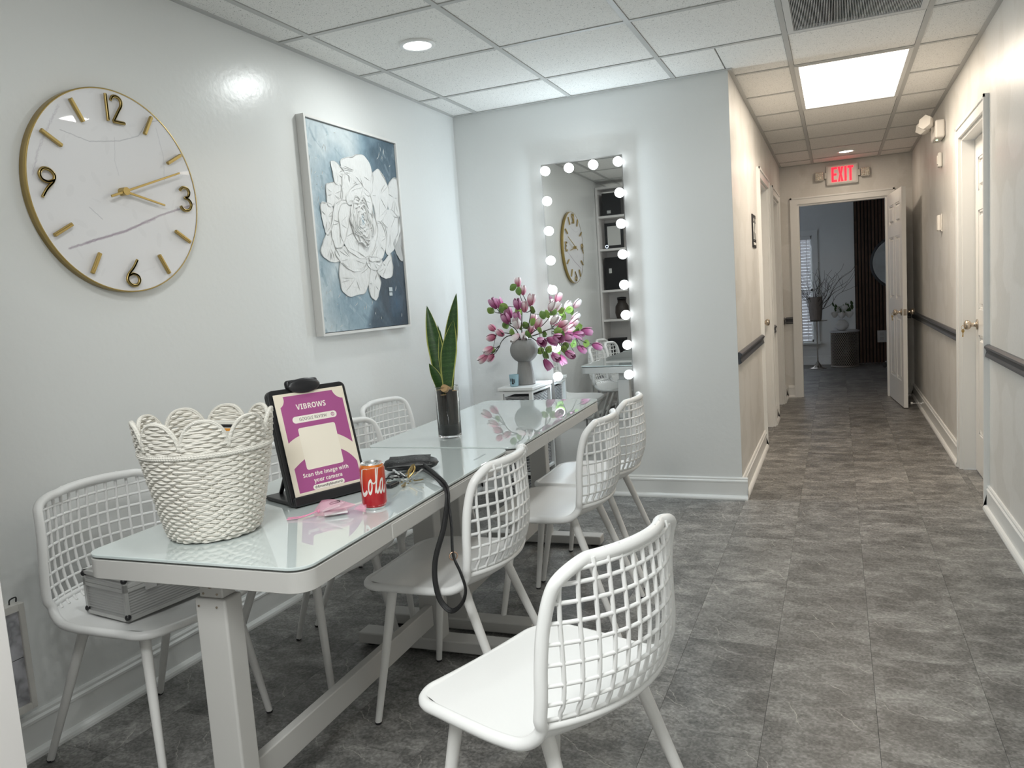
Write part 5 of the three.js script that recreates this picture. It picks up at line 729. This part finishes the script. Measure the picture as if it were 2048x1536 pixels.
// ================================================================ CORNER CABINET, VASE, MAGNOLIAS, CANDLE
{
  const x0 = -1.845, x1 = -1.640, z0 = -4.475, z1 = -4.145, h = 0.72, o = thing('wicker_cabinet', 'narrow white cabinet with grey wicker drawers in the corner', 'cabinet', [(x0 + x1) / 2, 0, (z0 + z1) / 2]), w = x1 - x0, d = z1 - z0, m = phy([0.76, 0.77, 0.76], 0.4), p = 0.020;
  mesh('top', rb(w + 0.016, 0.020, d + 0.016, 0.004, 0, h - 0.010, 0), m, o);
  for (const sx of [-1, 1]) for (const sz of [-1, 1]) mesh('post', bx(p, h - 0.02, p, sx * (w / 2 - p / 2), (h - 0.02) / 2, sz * (d / 2 - p / 2)), m, o);
  const lev = [0.04, 0.205, 0.370, 0.535]; for (const y of [...lev, 0.69]) mesh('rail', [bx(w - 2 * p, 0.014, p, 0, y, d / 2 - p / 2), bx(w - 2 * p, 0.014, p, 0, y, -d / 2 + p / 2), bx(p, 0.014, d - 2 * p, w / 2 - p / 2, y, 0), bx(p, 0.014, d - 2 * p, -w / 2 + p / 2, y, 0)], m, o);
  const wk = std([0.42, 0.42, 0.43], 0.85), wd = std([0.05, 0.05, 0.055], 0.9);
  for (const y of lev) {
    const bw = w - 2 * p - 0.008, bd = d - 2 * p - 0.008, bh = 0.118, dr = mesh('drawer', [bx(bw - 0.008, bh, bd - 0.008, 0, y + 0.008 + bh / 2, 0)], wd, o), g = [];
    for (let k = 0; k < 13; k++) { const yy = y + 0.014 + k * 0.0092; const wv = (a, b, fx, n) => { const pts = []; for (let i = 0; i <= n * 4; i++) { const t = i / (n * 4); pts.push(fx(a + (b - a) * t, 0.0028 * Math.sin(t * n * Math.PI + (k % 2) * Math.PI))); } return tube(pts, 0.0036, 5); }; g.push(wv(-bw / 2, bw / 2, (q, s) => V(q, yy, bd / 2 + s), 9), wv(-bd / 2, bd / 2, (q, s) => V(bw / 2 + s, yy, q), 14)); }
    mesh('wicker_weave', g, wk, dr); mesh('handle_slot', rb(0.07, 0.034, 0.004, 0.012, 0, y + 0.095, bd / 2 + 0.0065), blackRough, dr);
  }
  const v = thing('stone_vase', 'grey stone goblet vase on the white wicker cabinet', 'vase', [-1.735, h + 0.0005, -4.30]);
  const vm = std([0.26, 0.255, 0.245], 0.85, { bumpMap: (() => { const a = fbm(256, 5, 5), b = noiseGrid(256, 64); return dataTex(256, (x, y) => 0.6 * a(x, y) + 0.4 * b(x, y * 0.1), false); })(), bumpScale: 0.003 });
  mesh('foot', lathe([[0, 0], [0.056, 0], [0.058, 0.006], [0.053, 0.05], [0.045, 0.10], [0.041, 0.135], [0.042, 0.142], [0, 0.142]], 44), vm, v);
  const bp = []; for (let i = 0; i <= 20; i++) { const a = -1.05 + i / 20 * 1.98; bp.push([0.084 * Math.cos(a), 0.207 + 0.078 * Math.sin(a)]); } mesh('bowl', lathe([[0, 0.139], ...bp, [0.045, 0.268], [0.06, 0.24], [0.06, 0.2], [0, 0.16]], 48), vm, v);
  const a = thing('magnolia_branches', 'spray of pink and white magnolia blossoms in the grey goblet vase', 'flowers', [-1.735, h, -4.30]);
  const tw = std([0.045, 0.038, 0.026], 0.8), lfm = [phy([0.12, 0.22, 0.04], 0.45, { side: THREE.DoubleSide }), phy([0.20, 0.32, 0.06], 0.45, { side: THREE.DoubleSide })];
  const paths = STEMS.map((s) => { const p2 = spline([[0.01 * s[0][0], 0.20, 0], ...s], 30); mesh('branch', tube(p2, (t) => 0.0042 * (1 - 0.6 * t), 6), tw, a); return p2; });
  const near = (p) => { let b = null, bd = 9; for (const s of paths) for (const q of s) { const e = q.distanceTo(p) + (q.y > p.y + 0.02 ? 0.03 : 0); if (e < bd && q.y > 0.24) { bd = e; b = q; } } return b; };
  const mix = (a_, b_, t) => a_.map((x, i) => x + (b_[i] - x) * t);
  const pal = [{ b: [0.36, 0.05, 0.12], m: [0.62, 0.24, 0.32], t: [0.88, 0.82, 0.81] }, { b: [0.20, 0.025, 0.09], m: [0.40, 0.08, 0.22], t: [0.66, 0.36, 0.52] }, { b: [0.50, 0.20, 0.26], m: [0.82, 0.68, 0.69], t: [0.88, 0.86, 0.84] }];
  const fm = phy([1, 1, 1], 0.6, { vertexColors: true, side: THREE.DoubleSide });
  const bloom = (kind, open, s) => { const g = [], c = pal[kind]; for (let k = 0; k < 7; k++) { const ph = k / 7 * 6.2832 * 2.0 + (k > 3 ? 0.45 : 0), inner = k > 3 ? 0.72 : 1, op = open * inner; g.push(surf((u, t) => { const w = 0.62 * Math.pow(Math.sin(Math.PI * Math.min(1, t * 0.80 + 0.10)), 0.6) * (u - 0.5) * 2, r = 0.0175 * Math.pow(Math.sin(0.30 + t * (2.42 - op * 0.8)), 0.8) * inner + op * 0.004 * t * t, th = ph + w * 1.25; return V(Math.cos(th) * r * s, (t * 0.052 - 0.004 * Math.abs(u - 0.5) * t) * s, Math.sin(th) * r * s); }, 6, 8, (u, t) => t < 0.5 ? mix(c.b, c.m, t * 2) : mix(c.m, c.t, (t - 0.5) * 2))); } return merge(g); };
  BLOOMS.forEach(([x, y, z, k], i) => {
    const p2 = V(x, y, z), dir = V(x * 1.0, (y - 0.30) * 1.1 + (y > 0.3 ? 0.10 : -0.03), z * 1.2 + 0.02).normalize(), open = k === 1 ? rr(0.25, 0.7) : rr(0.0, 0.5), s = k === 1 ? rr(1.3, 1.5) : i < 2 ? 1.1 : rr(1.2, 1.4);
    const g = bloom(k, open, s), base = p2.clone().addScaledVector(dir, -0.028 * s); g.applyQuaternion(new THREE.Quaternion().setFromUnitVectors(V(0, 1, 0), dir)); g.translate(base.x, base.y, base.z);
    const f = mesh('blossom', g, fm, a), n = near(base); if (n) mesh('stalk', tube(spline([n, n.clone().lerp(base, 0.5).add(V(0, -0.006, 0)), base], 8), (t) => 0.0026 - 0.0006 * t, 5), tw, f);
  });
  LEAVES.forEach(([x, y, z], i) => {
    const g = surf((u, t) => V((u - 0.5) * 0.042 * Math.pow(Math.sin(Math.PI * Math.min(1, t * 0.94 + 0.03)), 0.7), t * 0.052, 0.010 * Math.sin(t * 2.6) - 0.012 * Math.abs(u - 0.5)), 6, 8); g.translate(0, -0.026, 0); g.rotateX(rr(-0.5, 0.5)); g.rotateZ(rr(-1.4, 1.4)); g.rotateY(rr(-0.5, 0.5)); g.translate(x, y, z); const l = mesh('leaf', g, lfm[i % 2], a), p2 = V(x, y, z), n = near(p2); if (n) mesh('stalk', tube([n, n.clone().lerp(p2, 0.6), p2], 0.0014, 4), tw, l);
  });
  const c = thing('candle_glass', 'small pale blue candle glass beside the grey goblet vase', 'candle', [-1.772, h + 0.0005, -4.205]);
  mesh('glass', lathe([[0, 0], [0.0235, 0], [0.025, 0.004], [0.029, 0.07], [0.0275, 0.07], [0.0235, 0.008], [0, 0.008]], 32), phy([0.40, 0.60, 0.68], 0.15, { transparent: true, opacity: 0.75 }), c); mesh('wax', lathe([[0, 0.0085], [0.0232, 0.0085], [0.0262, 0.05], [0, 0.05]], 28), phy([0.55, 0.68, 0.72], 0.6), c);
  for (const [px, py, ww, hh] of [[0, 0.036, 0.006, 0.030], [-0.010, 0.040, 0.005, 0.018], [0.010, 0.034, 0.006, 0.022], [0.002, 0.018, 0.014, 0.005]]) mesh('print', bx(ww, hh, 0.0008, px, py, 0.0272 - Math.abs(px) * 0.12 + (py - 0.036) * 0.05), black, c);
}
// ================================================================ SILVER CASE ON THE WALL CHAIR
{
  const o = thing('silver_case', 'ribbed aluminium case with black corners lying on the wall chair', 'case', [-1.828, 0.4485, -1.575], -0.14), w = 0.19, h = 0.122, d = 0.30;
  const al = std([0.56, 0.56, 0.55], 0.36, { metalness: 0.55 }), rib = dataTex(64, (x, y) => 0.5 + 0.5 * Math.sin(y / 64 * 6.2832 * 8), false), pan = std([0.46, 0.46, 0.455], 0.42, { metalness: 0.45, bumpMap: rib, bumpScale: 0.0012 });
  const pb = muv(merge([bx(w - 0.01, 0.084, d - 0.01, 0, 0.046, 0)]), 0.06), pl = muv(merge([bx(w - 0.01, 0.026, d - 0.01, 0, 0.105, 0)]), 0.06);
  mesh('body', pb, pan, o); mesh('lid', pl, pan, o);
  const e = 0.010, ed = (y) => [bx(w, e, e, 0, y, d / 2 - e / 2), bx(w, e, e, 0, y, -d / 2 + e / 2), bx(e, e, d, w / 2 - e / 2, y, 0), bx(e, e, d, -w / 2 + e / 2, y, 0)];
  mesh('edge_frame', [...ed(0.005), ...ed(0.0845), ...ed(0.0955), ...ed(h - 0.005), ...[-1, 1].flatMap((a) => [-1, 1].map((b) => bx(e, h, e, a * (w / 2 - e / 2), h / 2, b * (d / 2 - e / 2))))], al, o);
  for (const a of [-1, 1]) for (const b of [-1, 1]) for (const y of [0.012, h - 0.010]) { const g = sph(0.0085, a * (w / 2 - 0.0035), y, b * (d / 2 - 0.0035), 14, 10); mesh('corner', g, black, o); }
  for (const z of [0.075, -0.075]) mesh('latch', [rb(0.005, 0.042, 0.034, 0.001, w / 2 + 0.002, 0.090, z), rb(0.006, 0.014, 0.02, 0.001, w / 2 + 0.005, 0.095, z)], chrome, o);
  mesh('handle', [tube(spline([[-0.0, h + 0.002, -0.05], [0, h + 0.014, -0.035], [0, h + 0.014, 0.035], [0, h + 0.002, 0.05]], 20), 0.0045, 8)], black, o);
}
// ================================================================ WALL FRAME AND SHELF UNIT BESIDE THE CLOCK WALL
{
  const o = thing('marble_panel', 'white-framed grey marble panel low on the clock wall', 'panel', [XL + 0.0005, 0.155, -1.412], QP), W = 0.44, h = 0.315, fr = phy([0.76, 0.74, 0.70], 0.45);
  mesh('frame', [rb(0.018, h, 0.04, 0.003, 0.009, h / 2, 0.02).translate(-0.44 + 0.0, 0, 0).translate(0.422, 0, 0)], fr, o);
  mesh('frame_rails', [bx(W - 0.036, 0.02, 0.04, -W / 2, 0.01, 0.02), bx(W - 0.036, 0.02, 0.04, -W / 2, h - 0.01, 0.02), bx(0.018, h, 0.04, -W + 0.009, h / 2, 0.02)], fr, o);
  const mt = dataTex(256, (() => { const f = fbm(256, 3, 6); return (x, y) => { const a = f(x, y), v = Math.abs(Math.sin(a * 18)) ; const k = 0.60 + 0.22 * v; const r = Math.max(0, Math.min(1, (a - 0.56) * 9)); return [k - 0.10 * r, k - 0.20 * r, k * 1.03 - 0.32 * r]; }; })());
  for (const y of [0.02, 0.1585]) mesh('marble_tile', muv(bx(W - 0.036, 0.1365, 0.03, -W / 2, y + 0.06825, 0.018), 0.45), phy([1, 1, 1], 0.25, { map: mt }), o);
  mesh('hook', tube(spline([[-0.03, h, 0.02], [-0.03, h + 0.014, 0.024], [-0.012, h + 0.016, 0.024], [-0.010, h + 0.002, 0.02]], 16), 0.0022, 6), black, o);
  o.rotation.y = QP; 
  const s = thing('shelf_unit', 'tall white open shelf unit standing off the clock wall', 'shelf', [-1.838, 0, -0.78]), m = phy([0.80, 0.775, 0.76], 0.4), w = 0.715, d = 0.30, hh = 2.33;
  mesh('side_panel', rb(0.022, hh, d, 0.002, -w / 2 + 0.011, hh / 2, 0, 1), m, s); mesh('side_panel', rb(0.022, hh, d, 0.002, w / 2 - 0.011, hh / 2, 0, 1), m, s); mesh('back_panel', bx(w - 0.044, hh - 0.1, 0.006, 0, hh / 2, d / 2 - 0.004), m, s);
  const sy = [0.06, 0.42, 0.94, 1.25, 1.68, 2.02, hh - 0.012]; for (const y of sy) mesh('shelf_board', bx(w - 0.044, 0.022, d - 0.01, 0, y, -0.004), m, s);
  const item = (n, lab, cat, g, mat, x, y, z = -0.80, t = 0) => { const q = thing(n, lab, cat, [-1.838 + x, y + 0.0115, z], t); g.forEach(([nm, gg, mt2]) => mesh(nm, gg, mt2 || mat, q)); };
  const tagM = std([0.6, 0.6, 0.58], 0.6);
  item('black_box', 'black gift box with a small label on the top open shelf', 'box', [['body', rb(0.20, 0.235, 0.16, 0.004, 0, 0.118, 0)], ['label_patch', bx(0.04, 0.03, 0.001, -0.03, 0.04, -0.081), tagM]], black, -0.20, 2.02);
  item('picture_frame', 'black picture frame with white mat on the upper open shelf', 'picture frame', [['frame', rb(0.20, 0.27, 0.02, 0.003, 0, 0.136, 0)], ['mat', bx(0.14, 0.20, 0.002, 0, 0.136, -0.011), tagM]], black, -0.20, 1.68, -0.82);
  item('black_bag', 'tall black paper bag with hang tag on the middle open shelf', 'bag', [['body', rb(0.24, 0.34, 0.13, 0.006, 0, 0.171, 0)], ['hang_tag', bx(0.03, 0.05, 0.001, -0.06, 0.20, -0.066), tagM]], blackRough, -0.19, 1.25);
  item('hair_brush_jar', 'dark rounded jar on the lower middle open shelf', 'jar', [['body', lathe([[0, 0], [0.06, 0], [0.075, 0.06], [0.07, 0.13], [0.045, 0.17], [0.045, 0.2], [0, 0.2]], 28)], ['lid', lathe([[0, 0.2], [0.05, 0.2], [0.05, 0.225], [0, 0.23]], 28), black]], std([0.05, 0.04, 0.035], 0.5), -0.16, 0.94);
  item('grey_roll', 'grey cloth roll lying on the low open shelf', 'roll', [['cloth', new THREE.CylinderGeometry(0.045, 0.045, 0.4, 24).rotateZ(QP).translate(0, 0.046, 0)], ['end_cap', new THREE.CylinderGeometry(0.03, 0.03, 0.004, 20).rotateZ(QP).translate(-0.202, 0.046, 0), black]], std([0.14, 0.14, 0.145], 0.8), -0.06, 0.42, -0.86);
  item('black_bin', 'black upright storage bin on the low open shelf', 'bin', [['body', rb(0.17, 0.30, 0.14, 0.006, 0, 0.151, 0)], ['rim', rb(0.18, 0.02, 0.15, 0.004, 0, 0.30, 0)]], blackRough, -0.24, 0.42, -0.74);
}
renderer.render(scene, camera);
